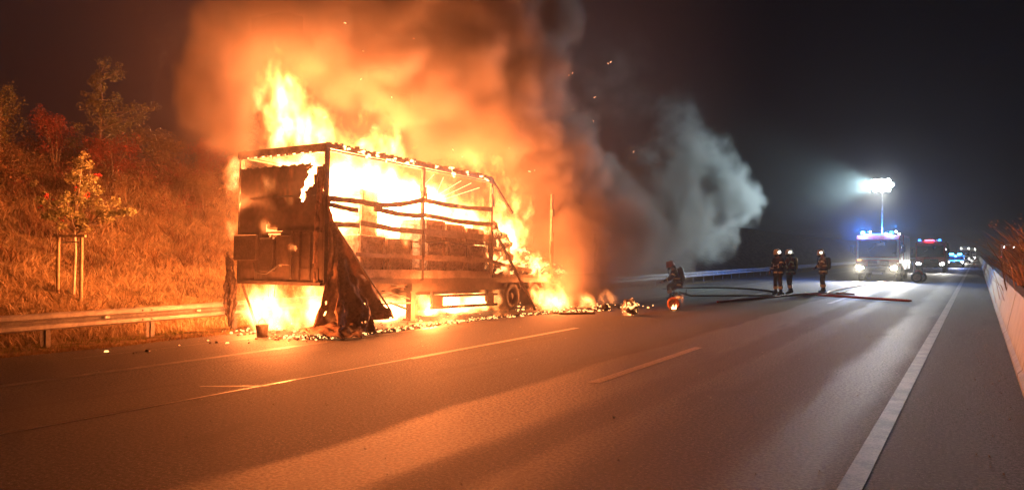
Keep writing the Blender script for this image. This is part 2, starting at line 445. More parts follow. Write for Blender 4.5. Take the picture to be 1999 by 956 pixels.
# ------------------------------------------------------------------ road
def asphalt_material():
    m = bpy.data.materials.new('asphalt'); m.use_nodes = True
    t = NT(m.node_tree); p = m.node_tree.nodes['Principled BSDF']
    tc = t.n('ShaderNodeTexCoord').outputs['Object']
    sx = t.n('ShaderNodeSeparateXYZ'); t.put(sx.inputs[0], tc)
    X, Y = sx.outputs[0], sx.outputs[1]
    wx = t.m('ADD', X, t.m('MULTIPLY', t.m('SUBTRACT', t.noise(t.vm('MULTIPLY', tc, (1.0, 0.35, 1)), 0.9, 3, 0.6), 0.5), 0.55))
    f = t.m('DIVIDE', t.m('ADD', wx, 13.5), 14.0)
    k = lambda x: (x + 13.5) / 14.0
    # worn wheel tracks and paver strips, with bands of grazing firelight painted into the tone
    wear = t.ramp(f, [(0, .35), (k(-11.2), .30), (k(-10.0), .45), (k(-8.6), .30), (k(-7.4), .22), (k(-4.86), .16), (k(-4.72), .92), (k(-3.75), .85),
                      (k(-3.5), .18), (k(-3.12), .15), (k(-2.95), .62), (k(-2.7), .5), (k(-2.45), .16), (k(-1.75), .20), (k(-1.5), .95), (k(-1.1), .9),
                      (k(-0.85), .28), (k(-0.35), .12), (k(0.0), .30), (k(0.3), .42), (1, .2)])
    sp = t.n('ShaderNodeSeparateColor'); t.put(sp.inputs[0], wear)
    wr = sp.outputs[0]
    g1 = t.noise(tc, 48, 4, 0.8)
    g2 = t.noise(tc, 30, 3, 0.65)
    v = t.n('ShaderNodeTexVoronoi'); v.inputs['Scale'].default_value = 110; t.put(v.inputs['Vector'], tc)
    stone = t.mapr(v.outputs['Distance'], 0.05, 0.55, 1, 0)
    big = t.noise(t.vm('MULTIPLY', tc, (1, 0.3, 1)), 0.55, 4, 0.6)
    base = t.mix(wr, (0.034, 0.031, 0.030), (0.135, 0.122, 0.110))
    sp2 = t.mapr(g1, 0.52, 0.68)
    base = t.mix(t.m('MULTIPLY', sp2, 0.8), base, (0.34, 0.30, 0.26))
    base = t.mix(t.mapr(g2, 0.58, 0.42), base, (0.016, 0.014, 0.012))
    stn = t.mapr(t.noise(t.vm('MULTIPLY', tc, (1, 0.22, 1)), 1.7, 4, 0.65, dist=.5), 0.56, 0.66, 0, 0.6)
    base = t.mix(stn, base, (0.022, 0.019, 0.017))
    base = t.mix(t.mapr(big, 0.35, 0.72, 0, 0.45), base, (0.045, 0.04, 0.036))
    t.put(p.inputs['Base Color'], base)
    t.put(p.inputs['Roughness'], t.m('SUBTRACT', t.m('ADD', 0.70, t.m('MULTIPLY', g1, 0.2)), t.m('MULTIPLY', wr, 0.20)))
    p.inputs['Specular IOR Level'].default_value = 0.45
    b = t.n('ShaderNodeBump'); b.inputs['Strength'].default_value = 0.9; b.inputs['Distance'].default_value = 0.0045
    t.put(b.inputs['Height'], t.m('ADD', stone, g1)); t.put(p.inputs['Normal'], b.outputs[0])
    return m
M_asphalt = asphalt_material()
YN, YF = -6.0, 520.0
ryl = [YN + 2 * i for i in range(40)] + [80, 100, 140, 200, 300, YF]
def edge_x(y): return -13.12 + 0.05 * math.sin(y * 1.7) + 0.03 * math.sin(y * 4.1)
rv = []
for y in ryl: rv += [(edge_x(y), y, 0), (-7, y, 0), (-2, y, 0), (0.5, y, 0)]
rf = [(4 * j + i, 4 * j + i + 1, 4 * j + i + 5, 4 * j + i + 4) for j in range(len(ryl) - 1) for i in range(3)]
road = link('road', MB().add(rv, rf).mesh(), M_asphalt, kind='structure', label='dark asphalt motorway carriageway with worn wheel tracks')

def paint_material(wear):
    m = bpy.data.materials.new('road_paint'); m.use_nodes = True
    t = NT(m.node_tree); p = m.node_tree.nodes['Principled BSDF']
    tc = t.n('ShaderNodeTexCoord').outputs['Object']
    n = t.noise(tc, 42, 4, 0.8); n2 = t.noise(tc, 3.0, 3, 0.6); rib = t.n('ShaderNodeTexWave'); rib.bands_direction = 'Y'
    rib.inputs['Scale'].default_value = 14; rib.inputs['Distortion'].default_value = 1.5; t.put(rib.inputs['Vector'], tc)
    worn = t.mapr(t.m('ADD', t.m('MULTIPLY', n, 0.6), t.m('MULTIPLY', n2, 0.4)), wear - 0.08, wear + 0.1)
    c = t.mix(worn, (0.19, 0.155, 0.125), (0.05, 0.042, 0.035))
    c = t.mix(t.m('MULTIPLY', rib.outputs[1], 0.3), c, (0.16, 0.145, 0.13))
    t.put(p.inputs['Base Color'], c)
    p.inputs['Roughness'].default_value = 0.6
    b = t.n('ShaderNodeBump'); b.inputs['Strength'].default_value = 0.5; b.inputs['Distance'].default_value = 0.004
    t.put(b.inputs['Height'], n); t.put(p.inputs['Normal'], b.outputs[0])
    return m
M_paint = paint_material(0.50)
M_paint_worn = paint_material(0.44)
M_dash = material('dash_paint', (0.34, 0.30, 0.25), .6, scale=25, col2=(.16, .14, .12))
def strip(name, x, w, y0, y1, mat, z=0.004):
    n = max(1, min(40, int((y1 - y0) / 2)))
    vs = []
    for i in range(n + 1):
        y = y0 + (y1 - y0) * i / n
        vs += [(x - w / 2 + random.uniform(-.006, .006), y, z), (x + w / 2 + random.uniform(-.006, .006), y, z)]
    link(name, MB().add(vs, [(2 * i, 2 * i + 1, 2 * i + 3, 2 * i + 2) for i in range(n)]).mesh(), mat, road)
strip('edge_line', -0.77, 0.16, YN, YF, M_paint)
strip('edge_line', -10.35, 0.17, YN, YF, M_paint_worn)
for k in range(12):
    strip('lane_dash', -4.19, 0.15, 8.8 + 18 * k, 13.1 + 18 * k if k == 0 else 14.6 + 18 * k, M_dash)
    strip('lane_dash', -7.6, 0.14, 9.3 + 18 * k, 15.1 + 18 * k, M_dash)
M_seal = material('joint_sealant', (0.20, 0.18, 0.15), 0.35, scale=20)
strip('joint_seal', -7.62, 0.035, 2.0, 9.3, M_seal)
link('cross_joint', MB().add([(-8.25, 5.98, .004), (-7.55, 6.45, .004), (-7.55, 6.49, .004), (-8.25, 6.02, .004)], [(0, 1, 2, 3)]).mesh(), M_seal, road)
strip('tar_patch_seam', -12.1, 0.05, 6.5, 11, material('dark_tar', (0.018, 0.016, 0.015), 0.5))

# opposite carriageway beyond the median
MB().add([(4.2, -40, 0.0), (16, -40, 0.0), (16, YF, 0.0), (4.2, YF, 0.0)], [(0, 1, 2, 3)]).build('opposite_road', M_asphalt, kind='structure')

# ------------------------------------------------------------------ concrete median barrier
def concrete_material():
    m = bpy.data.materials.new('barrier_concrete'); m.use_nodes = True
    t = NT(m.node_tree); p = m.node_tree.nodes['Principled BSDF']
    tc = t.n('ShaderNodeTexCoord').outputs['Object']
    a = t.noise(tc, 2.2, 6, 0.65)
    st = t.noise(t.vm('MULTIPLY', tc, (1, 1.6, 0.8)), 1.1, 5, 0.7)
    g = t.noise(tc, 60, 2, 0.6)
    c = t.mix(t.mapr(a, 0.35, 0.7), (0.22, 0.205, 0.135), (0.17, 0.155, 0.105))
    c = t.mix(t.mapr(st, 0.55, 0.8, 0, 0.3), c, (0.13, 0.12, 0.10))
    c = t.mix(t.m('MULTIPLY', g, 0.35), c, (0.2, 0.18, 0.16))
    sz = t.n('ShaderNodeSeparateXYZ'); t.put(sz.inputs[0], tc)
    foot = t.m('ADD', sz.outputs[2], t.m('MULTIPLY', t.m('SUBTRACT', t.noise(tc, 3.5, 5, 0.7), 0.5), 0.5))
    c = t.mix(t.mapr(foot, 0.26, 0.02, 0, 0.75), c, (0.06, 0.052, 0.042))
    drip = t.noise(t.vm('MULTIPLY', tc, (1, 4.0, 0.35)), 2.0, 4, 0.7)
    c = t.mix(t.mapr(drip, 0.60, 0.70, 0, 0.5), c, (0.08, 0.07, 0.055))
    t.put(p.inputs['Base Color'], c); p.inputs['Roughness'].default_value = 0.8
    b = t.n('ShaderNodeBump'); b.inputs['Strength'].default_value = 0.4; b.inputs['Distance'].default_value = 0.01
    t.put(b.inputs['Height'], g); t.put(p.inputs['Normal'], b.outputs[0])
    return m
M_conc = concrete_material()
bar = empty('concrete_barrier', (0.44, 0, 0), label='long low concrete barrier running along the right edge of the road', cat='barrier')
prof = [(0.0, -0.02), (0.0, 0.07), (0.05, 0.12), (0.085, 0.30), (0.205, 0.86), (0.225, 0.90), (0.42, 0.90), (0.44, 0.86), (0.56, 0.28), (0.64, -0.02)]
L = 6.0
vs = [(x, y, z) for y in (0.018, L - 0.018) for x, z in prof]; n = len(prof)
bm_me = MB().add(vs, [(i, i + 1, n + i + 1, n + i) for i in range(n - 1)] + [tuple(range(n)), tuple(range(n, 2 * n))[::-1]]).mesh()
bm_me.materials.append(M_conc)
for k in range(40):
    o = link('barrier_section', bm_me, None, bar, loc=(0.004 * math.sin(k * 7.1), -6 + L * k, 0))
vs = [(x, y, z) for y in (0, 280) for x, z in prof]
link('barrier_section', MB().add(vs, [(i, i + 1, n + i + 1, n + i) for i in range(n - 1)]).mesh(), M_conc, bar, loc=(0, 234.0, 0))

# ------------------------------------------------------------------ steel guard rail
M_galv = material('galvanised_steel', (0.40, 0.39, 0.37), 0.55, 0.3, scale=3, col2=(0.27, 0.26, 0.25))
M_galv_post = material('weathered_post', (0.22, 0.20, 0.18), 0.6, 0.4, scale=6)
M_refl_w = material('white_reflector', (0.85, 0.85, 0.8), 0.2, emit=None)
gr = empty('guard_rail', (-14.25, 0, 0), label='galvanised steel guard rail along the left verge, passing behind the burning trailer', cat='guard rail')
gp = [(-.02, .00), (.03, .012), (.055, .035), (.055, .095), (.03, .115), (-.015, .135), (-.03, .155), (-.015, .175), (.03, .195), (.055, .215), (.055, .275), (.03, .298), (-.02, .31)]
def beam(y0, y1, dz=0.0, off=0.0):
    vs = []
    for y in (y0, y1):
        for x, z in gp: vs.append((x + off, y, 0.275 + z + dz))
        for x, z in gp[::-1]: vs.append((x - 0.006 + off, y, 0.275 + z + dz))
    n = 2 * len(gp)
    return MB().add(vs, [(i, (i + 1) % n, n + (i + 1) % n, n + i) for i in range(n)], False)
for k in range(26):
    y0 = 1.1 + 4 * k - 4
    o = beam(y0 - 0.15, y0 + 4.0, off=0.007 * (k % 2)).build('beam', M_galv, gr)
    sb = MB()
    for q in (0.05, 0.25):
        for zz in (0.275 + .065, 0.275 + .245):
            sb.lathe([(0.018, 0), (0.018, 0.012), (0.006, 0.018)], (0.055 + 0.007, y0 - 0.15 + q, zz), 'X', 6)
    sb.build('splice_bolts', M_galv_post, o, kind='stuff')
    if k < 14:
        MB().box((0.03, y0 + 1.2, 0.435), (0.02, 0.09, 0.045)).build('reflector', M_refl_w, gr)
        MB().box((0.03, y0 + 3.2, 0.435), (0.02, 0.09, 0.045)).build('reflector', M_refl_w, gr)
beam(101, 420).build('beam', M_galv, gr)
pm = MB().box((-0.075, 0, 0.10), (0.06, 0.01, 0.72)).box((-0.075, 0.045, 0.10), (0.008, 0.09, 0.72)).box((-0.075, -0.045, 0.1), (0.008, 0.09, 0.72)).mesh(); pm.materials.append(M_galv_post)
for k in range(40):
    link('post', pm, None, gr, loc=(0, -0.9 + 2.03 * k, -0.02))

# ------------------------------------------------------------------ grass
def blades(name, N, region, h, wd, mat, lean=0.35, clump=0.0, **k):
    """real grass blades, two bent quads each"""
    (x0, x1), (y0, y1) = region
    x = rng.uniform(x0, x1, N); y = rng.uniform(y0, y1, N)
    if clump:
        cx = rng.uniform(x0, x1, int(N * clump)); cyy = rng.uniform(y0, y1, len(cx))
        idx = rng.integers(0, len(cx), N); x = cx[idx] + rng.normal(0, .12, N); y = cyy[idx] + rng.normal(0, .12, N)
    z = np.array([terrain_z(a, b) for a, b in zip(x, y)]) - 0.02
    hh = h * rng.uniform(0.45, 1.25, N); a = rng.uniform(0, 2 * np.pi, N); lx = rng.normal(0, lean, N) * hh; ly = rng.normal(0, lean, N) * hh
    dx = np.cos(a) * wd / 2; dy = np.sin(a) * wd / 2
    v = np.empty((N, 5, 3))
    v[:, 0] = np.c_[x - dx, y - dy, z]; v[:, 1] = np.c_[x + dx, y + dy, z]
    v[:, 2] = np.c_[x + dx * .7 + lx * .35, y + dy * .7 + ly * .35, z + hh * .55]; v[:, 3] = np.c_[x - dx * .7 + lx * .35, y - dy * .7 + ly * .35, z + hh * .55]
    v[:, 4] = np.c_[x + lx, y + ly, z + hh]
    me = bpy.data.meshes.new(name)
    me.vertices.add(N * 5); me.vertices.foreach_set('co', v.reshape(-1))
    base = (np.arange(N) * 5)[:, None]
    q = base + np.array([0, 1, 2, 3]); t3 = base + np.array([3, 2, 4])
    loops = np.concatenate([q, t3], 1).reshape(-1)
    me.loops.add(len(loops)); me.loops.foreach_set('vertex_index', loops.astype(np.int32))
    starts = np.empty(2 * N, np.int32); starts[0::2] = np.arange(N) * 7; starts[1::2] = np.arange(N) * 7 + 4
    me.polygons.add(2 * N); me.polygons.foreach_set('loop_start', starts)
    me.update(calc_edges=True)
    return link(name, me, mat, **k)

def leaf_material(name, c1, c2, c3=None, trans=0.25):
    m = bpy.data.materials.new(name); m.use_nodes = True
    t = NT(m.node_tree); p = m.node_tree.nodes['Principled BSDF']
    g = t.n('ShaderNodeNewGeometry').outputs['Random Per Island']
    tc = t.n('ShaderNodeTexCoord').outputs['Object']
    n = t.noise(tc, 0.7, 3, 0.6)
    c = t.mix(g, c1, c2)
    c = t.mix(t.mapr(n, 0.42, 0.62), c, c3 or tuple(0.5 * a for a in c2))
    t.put(p.inputs['Base Color'], c); p.inputs['Roughness'].default_value = 0.7
    p.inputs['Specular IOR Level'].default_value = 0.2
    tr = t.n('ShaderNodeBsdfTranslucent'); t.put(tr.inputs[0], c)
    mx = t.n('ShaderNodeMixShader'); mx.inputs[0].default_value = trans
    out = m.node_tree.nodes['Material Output']
    m.node_tree.links.new(p.outputs[0], mx.inputs[1]); m.node_tree.links.new(tr.outputs[0], mx.inputs[2]); m.node_tree.links.new(mx.outputs[0], out.inputs[0])
    return m
M_dry = leaf_material('dry_grass', (0.36, 0.27, 0.15), (0.24, 0.175, 0.095), (0.14, 0.10, 0.06))
M_dryred = leaf_material('rusty_weeds', (0.24, 0.14, 0.07), (0.15, 0.10, 0.045), (0.09, 0.045, 0.025))
M_green = leaf_material('verge_grass', (0.13, 0.15, 0.035), (0.22, 0.18, 0.06), (0.08, 0.07, 0.03))
blades('embankment_grass', 110000, ((-28, -14.8), (1.5, 38)), 0.22, 0.024, M_dry, 0.8, kind='stuff', label='dry yellow grass covering the embankment')
blades('tall_weeds', 22000, ((-28.5, -18.5), (2, 40)), 0.45, 0.026, M_dryred, 0.75, clump=0.05, kind='stuff', label='tall rusty weeds in clumps on the upper slope')
blades('verge_grass', 9000, ((-14.9, -13.05), (3, 30)), 0.09, 0.012, M_green, 0.4, clump=0.06, kind='stuff', label='green and dry grass growing along the asphalt edge')
blades('verge_weeds', 3500, ((-13.55, -13.0), (3, 12)), 0.09, 0.016, M_dryred, 0.8, clump=0.05, kind='stuff', label='low dark weeds creeping over the asphalt edge')

# ------------------------------------------------------------------ shrubs and trees
M_bark = material('bark', (0.16, 0.12, 0.08), 0.9, scale=12, bump=0.01)
def leaves(mb, centre, rad, n, size, up=0.3):
    for _ in range(n):
        d = Vector((random.gauss(0, 1), random.gauss(0, 1), random.gauss(0, 1))).normalized() * (random.random() ** 0.45)
        p = Vector(centre) + Vector((d.x * rad[0], d.y * rad[1], d.z * rad[2]))
        q = Euler((random.uniform(-1.2, 1.2), random.uniform(-1.2, 1.2), random.uniform(0, 6.28))).to_matrix()
        s = size * random.uniform(0.6, 1.3)
        mb.add([p + q @ Vector(c) for c in ((0, -s * .5, 0), (s * .28, 0, s * .05), (0, s * .5, 0), (-s * .28, 0, s * .05))], [(0, 1, 2, 3)])
def shrub_meshes(seed, h, spread, nl, size):
    random.seed(seed)
    st = MB(); lf = MB()
    for k in range(9):
        a = random.uniform(0, 6.28); r = random.uniform(.2, 1) * spread; hh = h * random.uniform(.6, 1.0)
        tip = Vector((math.cos(a) * r, math.sin(a) * r, hh))
        mid = Vector((tip.x * .35, tip.y * .35, hh * .55))
        st.tube([(tip.x * .08, tip.y * .08, -.1), mid, tip], [.035, .022, .006], 5)
        for q in range(4):
            f = random.uniform(.35, 1.05)
            c = mid.lerp(tip, f) if f > .5 else Vector((0, 0, 0)).lerp(mid, f + .5)
            c = c + Vector((random.gauss(0, .18), random.gauss(0, .18), random.gauss(0, .12)))
            leaves(lf, c, (random.uniform(.22, .5), random.uniform(.22, .5), random.uniform(.2, .42)), nl // 36, size)
    return st.mesh(), lf.mesh()
variants = [shrub_meshes(31 + i, (1.9, 2.3, 1.6, 2.6)[i], (1.2, 1.0, 1.4, 1.1)[i], 4200, 0.075) for i in range(4)]
M_leaf = [leaf_material('bush_leaves', (0.10, 0.11, 0.035), (0.17, 0.15, 0.06)), leaf_material('reddish_leaves', (0.26, 0.045, 0.035), (0.16, 0.05, 0.03)),
          leaf_material('olive_leaves', (0.13, 0.10, 0.04), (0.20, 0.13, 0.06))]
for a, b in variants: a.materials.append(M_bark)
vm = [[variants[i][1].copy() for i in range(4)] for _ in range(3)]
for c in range(3):
    for i in range(4): vm[c][i].materials.append(M_leaf[c])
random.seed(5)
# x, y, scale, variant, colour, label
SH = [(-26.6, 9.2, 1.0, 0, 0, 'green bush on the embankment crest at the far left edge'), (-25.0, 10.6, .9, 2, 2, 'low olive bush on the crest, second from the left edge'),
      (-26.2, 11.8, .95, 1, 0, 'round dark bush on the crest left of the tall sapling'), (-25.6, 13.2, .8, 3, 1, 'red-leaved bush on the crest just left of the tall sapling'),
      (-24.2, 14.3, .85, 2, 1, 'broad red-leaved bush below the tall sapling on the crest'), (-26.4, 17.4, .95, 0, 2, 'olive bush on the crest right of the tall sapling'),
      (-25.0, 18.6, .8, 1, 1, 'small red bush on the crest right of the tall sapling'), (-26.0, 20.6, .95, 3, 0, 'upright green bush on the crest nearest the smoke'),
      (-24.6, 22.4, .9, 2, 2, 'wide olive bush on the crest behind the left edge of the smoke'), (-26.4, 24.8, 1.0, 0, 0, 'green bush on the crest deep behind the smoke'),
      (-22.4, 9.4, .6, 2, 0, 'small green bush halfway up the slope above the staked tree'), (-21.8, 12.2, .55, 0, 2, 'small olive bush halfway up the slope right of the staked tree'),
      (-22.4, 16.4, .6, 1, 2, 'small olive bush on the slope between staked tree and smoke'), (-20.8, 7.2, .5, 2, 2, 'low olive bush on the slope near the left picture edge'),
      (-23.2, 7.6, .7, 3, 1, 'reddish bush on the upper slope near the left picture edge')]
for x, y, s, v_, c_, lab in SH:
    root = empty('bush', (x, y, terrain_z(x, y)), (0, 0, random.uniform(0, 6.28)), label=lab, cat='bush', group='bushes on the embankment')
    root.scale = (s, s, s * random.uniform(.9, 1.1))
    link('stems', variants[v_][0], None, root); link('foliage', vm[c_][v_], None, root)

def tree(name, loc, trunk_pts, trunk_r, limbs, nleaf, size, mleaf, mtrunk=None, **k):
    root = empty(name, loc, **k)
    tr = MB().tube(trunk_pts, trunk_r, 8)
    lf = MB(); lm = MB()
    for (f0, tip, rad) in limbs:
        i = min(int(f0), len(trunk_pts) - 2); a = Vector(trunk_pts[i]).lerp(Vector(trunk_pts[i + 1]), f0 - i); tip = Vector(tip)
        mid = a.lerp(tip, .5) + Vector((0, 0, -.06))
        lm.tube([a, mid, tip], [.022, .014, .005], 5)
        for q in range(5):
            c = mid.lerp(tip, q / 4.0) + Vector((random.gauss(0, rad * .35), random.gauss(0, rad * .35), random.gauss(0, rad * .3)))
            leaves(lf, c, (rad * .55, rad * .55, rad * .45), nleaf // (5 * len(limbs)), size)
    tr.build('trunk', mtrunk or M_bark, root); lm.build('limbs', M_bark, root, kind='stuff'); lf.build('crown', mleaf, root)
    return root
random.seed(9)
tz = terrain_z(-26, 14.8)
tree('sapling', (-26, 14.8, tz), [(0, 0, -.1), (.05, .05, 1.4), (-.1, .2, 2.6), (-.15, .1, 3.95)], [.06, .05, .03, .01],
     [(random.uniform(.5, 1.6), (random.gauss(0, .7), random.gauss(.5, 1.0), random.uniform(.9, 2.6)), random.uniform(.4, .7)) for _ in range(20)] + [(1.6 + .1 * q, (random.gauss(-.05, .28), random.gauss(.1, .28), 2.3 + .14 * q), .3) for q in range(12)],
     6000, .08, M_leaf[0], label='slender sapling rising highest above the embankment crest', cat='tree')
tz = terrain_z(-17.35, 9.35)
M_yleaf = leaf_material('pale_leaves', (0.30, 0.30, 0.14), (0.20, 0.21, 0.09), (0.34, 0.28, 0.14), 0.35)
random.seed(21)
yt = tree('young_tree', (-17.42, 9.38, tz), [(0, 0, -.05), (.02, .03, 1.0), (-.02, .02, 1.7), (.05, .08, 2.4), (.1, .12, 3.0)], [.035, .03, .026, .016, .006],
     [(1.9, (-.75, -.65, 2.75), .16), (1.6, (-.5, -.45, 2.2), .3), (1.5, (.45, .55, 2.1), .32), (2.3, (.25, .25, 2.9), .28), (1.7, (.7, .85, 1.95), .24), (2.8, (.12, .1, 3.15), .22),
      (1.5, (-.3, -.55, 1.95), .24), (1.7, (.35, -.35, 2.2), .28), (2.2, (-.15, .1, 2.6), .3), (1.45, (.15, .2, 1.85), .24), (1.8, (.9, .95, 2.0), .18), (1.9, (.0, .5, 2.3), .3)],
     4200, .07, M_yleaf, mtrunk=material('pale_bark', (0.50, 0.42, 0.30), .85, scale=12), label='young staked rowan-like tree with pale leaves and red berries above the guard rail', cat='tree')
M_berry = material('berries', (0.55, 0.03, 0.02), 0.35)
for (bx, by, bz) in ((.05, .1, 2.45), (.12, .16, 2.3), (-.4, -.4, 2.25), (-.5, -.4, 2.0), (-.15, -.2, 1.75), (.3, .35, 2.75)):
    bb = MB()
    for _ in range(14):
        bb.ball((bx + random.gauss(0, .04), by + random.gauss(0, .04), bz + random.gauss(0, .03)), .018, 5, 4)
    bb.build('berry_cluster', M_berry, yt, kind='stuff')
M_stake = material('stake_wood', (0.42, 0.32, 0.19), 0.8, scale=10, bump=0.005)
sf = empty('stake_frame', (-17.35, 9.34, tz), (0, 0, R(28)), label='wooden two-post stake frame holding up the young tree', cat='tree stake')
for sx in (-.27, .27):
    MB().tube([(sx, -.14, -.2), (sx + .01, -.14, 1.32)], [.038, .036], 9).build('stake', M_stake, sf)
MB().bar((-.36, -.14, 1.345), (.37, -.14, 1.345), .07, .05).build('crossbar', M_stake, sf)
MB().tube([(-.2, -.1, 1.2), (0, .02, 1.22), (.2, -.1, 1.2)], .012, 5).build('tie', material('tie_strap', (.05, .05, .05), .7), sf)

scrub = MB(); random.seed(77)
for _ in range(620):
    x = random.uniform(-28.5, -21.5); y = random.uniform(4, 36)
    if random.random() > .35 + (-21.5 - x) / 7: continue
    s_ = random.uniform(.25, .6)
    leaves(scrub, (x, y, terrain_z(x, y) + s_ * random.uniform(.4, 1.3)), (s_ * 1.1, s_ * 1.1, s_ * .8), 70, .085)
scrub.build('scrub', leaf_material('scrub_leaves', (0.20, 0.10, 0.055), (0.15, 0.12, 0.05), (0.16, 0.05, 0.035)), kind='stuff', label='tangled scrub covering the upper slope of the embankment')

# dry tall grasses behind the barrier, on the median
random.seed(3)
M_reed = leaf_material('dry_reed', (0.34, 0.20, 0.09), (0.24, 0.14, 0.06), (0.16, 0.08, 0.035), .3)
def reed_mesh(seed, h, n):
    random.seed(seed); mb = MB()
    for _ in range(n):
        a = random.uniform(0, 6.28); r = abs(random.gauss(0, .28)); hh = h * random.uniform(.45, 1.05)
        bx, by = r * math.cos(a), r * math.sin(a); lx, ly = random.gauss(.0, .22) * hh + bx * .5, random.gauss(0, .22) * hh + by * .5
        w_ = random.uniform(.008, .02); ca, sa = math.cos(a + 1.5) * w_, math.sin(a + 1.5) * w_
        mb.add([(bx - ca, by - sa, -.05), (bx + ca, by + sa, -.05), (bx + ca + lx * .3, by + sa + ly * .3, hh * .6), (bx - ca + lx * .3, by - sa + ly * .3, hh * .6), (bx + lx, by + ly, hh)], [(0, 1, 2, 3), (3, 2, 4)])
        if random.random() < .3:
            leaves(mb, (bx + lx, by + ly, hh), (.03, .03, .12), 8, .035)
    return mb.mesh()
reeds = [reed_mesh(50 + i, (1.9, 2.1, 1.7)[i], 420) for i in range(3)]
for r_ in reeds: r_.materials.append(M_reed)
for i, (x, y, s, lab) in enumerate([(1.65, 18.5, .9, 'nearest dry grass clump behind the concrete barrier, at the right picture edge'), (1.55, 22.0, 1.0, 'tall dry grass clump at the right picture edge, second behind the barrier'),
        (1.5, 25.5, 1.0, 'tallest orange-lit grass clump above the barrier'), (1.7, 29.5, .95, 'orange-lit grass clump behind the tallest one'), (1.5, 33.5, .9, 'grass clump where the barrier top begins to recede'),
        (1.7, 38.0, .8, 'smaller grass clump further along the median'), (1.5, 44.0, .7, 'last grass clump, shadowed, far down the median'), (2.3, 24.0, .95, 'grass clump set back towards the far carriageway')]):
    o = link('grass_clump', reeds[i % 3], None, loc=(x, y, terrain_z(x, y)), rot=(0, 0, i * 1.3), label=lab, cat='tall grass', group='dry grass clumps on the median')
    o.scale = (s * 1.2, s * 1.6, s)
# red-white marker lying in the verge at the left picture edge
mk = empty('fallen_marker', (-14.35, 5.75, 0.0), (0, 0, R(-33)), label='red and white marker post lying in the verge at the left picture edge', cat='marker post')
M_mred = material('marker_red', (0.75, 0.04, 0.03), 0.35); M_mwhite = material('marker_white', (0.8, 0.78, 0.75), 0.4)
for q in range(4):
    MB().bevbox((-.45 + .3 * q, 0, .06), (.299, .10, .07), .012).build('band', (M_mred, M_mwhite)[q % 2], mk)
random.seed(13)
grit = MB()
for _ in range(420):
    x = random.uniform(-12.8, .3) if random.random() < .5 else random.choice((random.gauss(.12, .12), random.gauss(-12.7, .3))); y = random.uniform(4, 20)
    if x > .4: continue
    s_ = random.uniform(.004, .014)
    grit.box((x, y, s_ * .4), (s_ * random.uniform(.8, 1.6), s_, s_ * .8), rz=random.uniform(0, 3), taper=.6)
grit.build('grit', material('pale_grit', (0.34, 0.31, 0.27), .8, scale=30), kind='stuff', label='loose grit scattered over the asphalt')
# ------------------------------------------------------------------ burning trailer
M_char = material('charred_steel', (0.07, 0.05, 0.042), 0.62, 0.35, scale=4, col2=(0.03, 0.022, 0.018), bump=0.01)
M_panel = material('scorched_panel', (0.10, 0.07, 0.055), 0.5, 0.25, scale=1.4, col2=(0.035, 0.025, 0.02), bump=0.006)
M_wood = material('charred_board', (0.16, 0.11, 0.08), 0.8, scale=5, col2=(0.05, 0.035, 0.025), bump=0.01)
M_cloth = material('scorched_tarpaulin', (0.28, 0.17, 0.12), 0.75, scale=3, col2=(0.09, 0.055, 0.04), bump=0.01)
def add_translucency(m, f):
    nt = m.node_tree; p = nt.nodes['Principled BSDF']; o = nt.nodes['Material Output']
    tr_ = nt.nodes.new('ShaderNodeBsdfTranslucent'); mx = nt.nodes.new('ShaderNodeMixShader'); mx.inputs[0].default_value = f
    nt.links.new(p.inputs['Base Color'].links[0].from_socket, tr_.inputs[0])
    nt.links.new(p.outputs[0], mx.inputs[1]); nt.links.new(tr_.outputs[0], mx.inputs[2]); nt.links.new(mx.outputs[0], o.inputs[0])
add_translucency(M_cloth, .3)
M_rub = material('burnt_rubber', (0.03, 0.027, 0.025), 0.8, scale=9, bump=0.01)
M_rim = material('sooty_rim', (0.06, 0.05, 0.045), 0.7, 0.2, scale=8)
M_rail = material('charred_rail', (0.13, 0.09, 0.065), 0.6, 0.3, scale=7, col2=(0.03, 0.02, 0.018), bump=0.02)

tr = empty('trailer', (-12.62, 11.05, 0), (R(-1.5), 0, 0), label='burning curtain-sided lorry trailer, charred frame with flames inside, uncoupled on the hard shoulder', cat='lorry trailer')
W2 = 1.30
# front wall: sheet with burnt-through holes
def bulkhead():
    nx_, nz_ = 65, 62
    x0, x1, z0, z1 = -W2, W2 - .02, 1.06, 3.52
    holes = [(-.22, 2.12, .20, .10), (-.02, 2.10, .10, .05), (-.36, 2.2, .08, .12), (.90, 3.20, .11, .17), (.98, 3.36, .12, .08), (.76, 3.02, .07, .08), (.66, 2.86, .08, .13), (.80, 3.1, .10, .06), (.50, 1.75, .05, .06), (1.22, 2.9, .06, .2), (.05, 1.42, .04, .03), (1.1, 3.5, .2, .05)]
    mb = MB(); keep = {}
    def vid(i, j):
        if (i, j) not in keep:
            x = x0 + (x1 - x0) * i / nx_; z = z0 + (z1 - z0) * j / nz_
            y = .012 * math.sin(z * 9 + math.sin(x * 3) * 1.5) * (1 if z > 2.1 else .2) + .010 * math.sin(x * 5 + z * 2)
            if j == nz_: z += .015 * math.sin(x * 23) + .01 * math.sin(x * 51)
            keep[(i, j)] = len(mb.v); mb.v.append((x, y, z))
        return keep[(i, j)]
    for j in range(nz_):
        for i in range(nx_):
            x = x0 + (x1 - x0) * (i + .5) / nx_; z = z0 + (z1 - z0) * (j + .5) / nz_
            wv = .35 * math.sin(x * 31 + z * 17) + .3 * math.sin(z * 43 - x * 13)
            if any(((x - a) / c) ** 2 + ((z - b) / d) ** 2 < 1 + wv for a, b, c, d in holes): continue
            mb.f.append((vid(i, j), vid(i + 1, j), vid(i + 1, j + 1), vid(i, j + 1))); mb.sm.append(True)
    return mb
bh = bulkhead().build('front_wall', M_panel, tr)
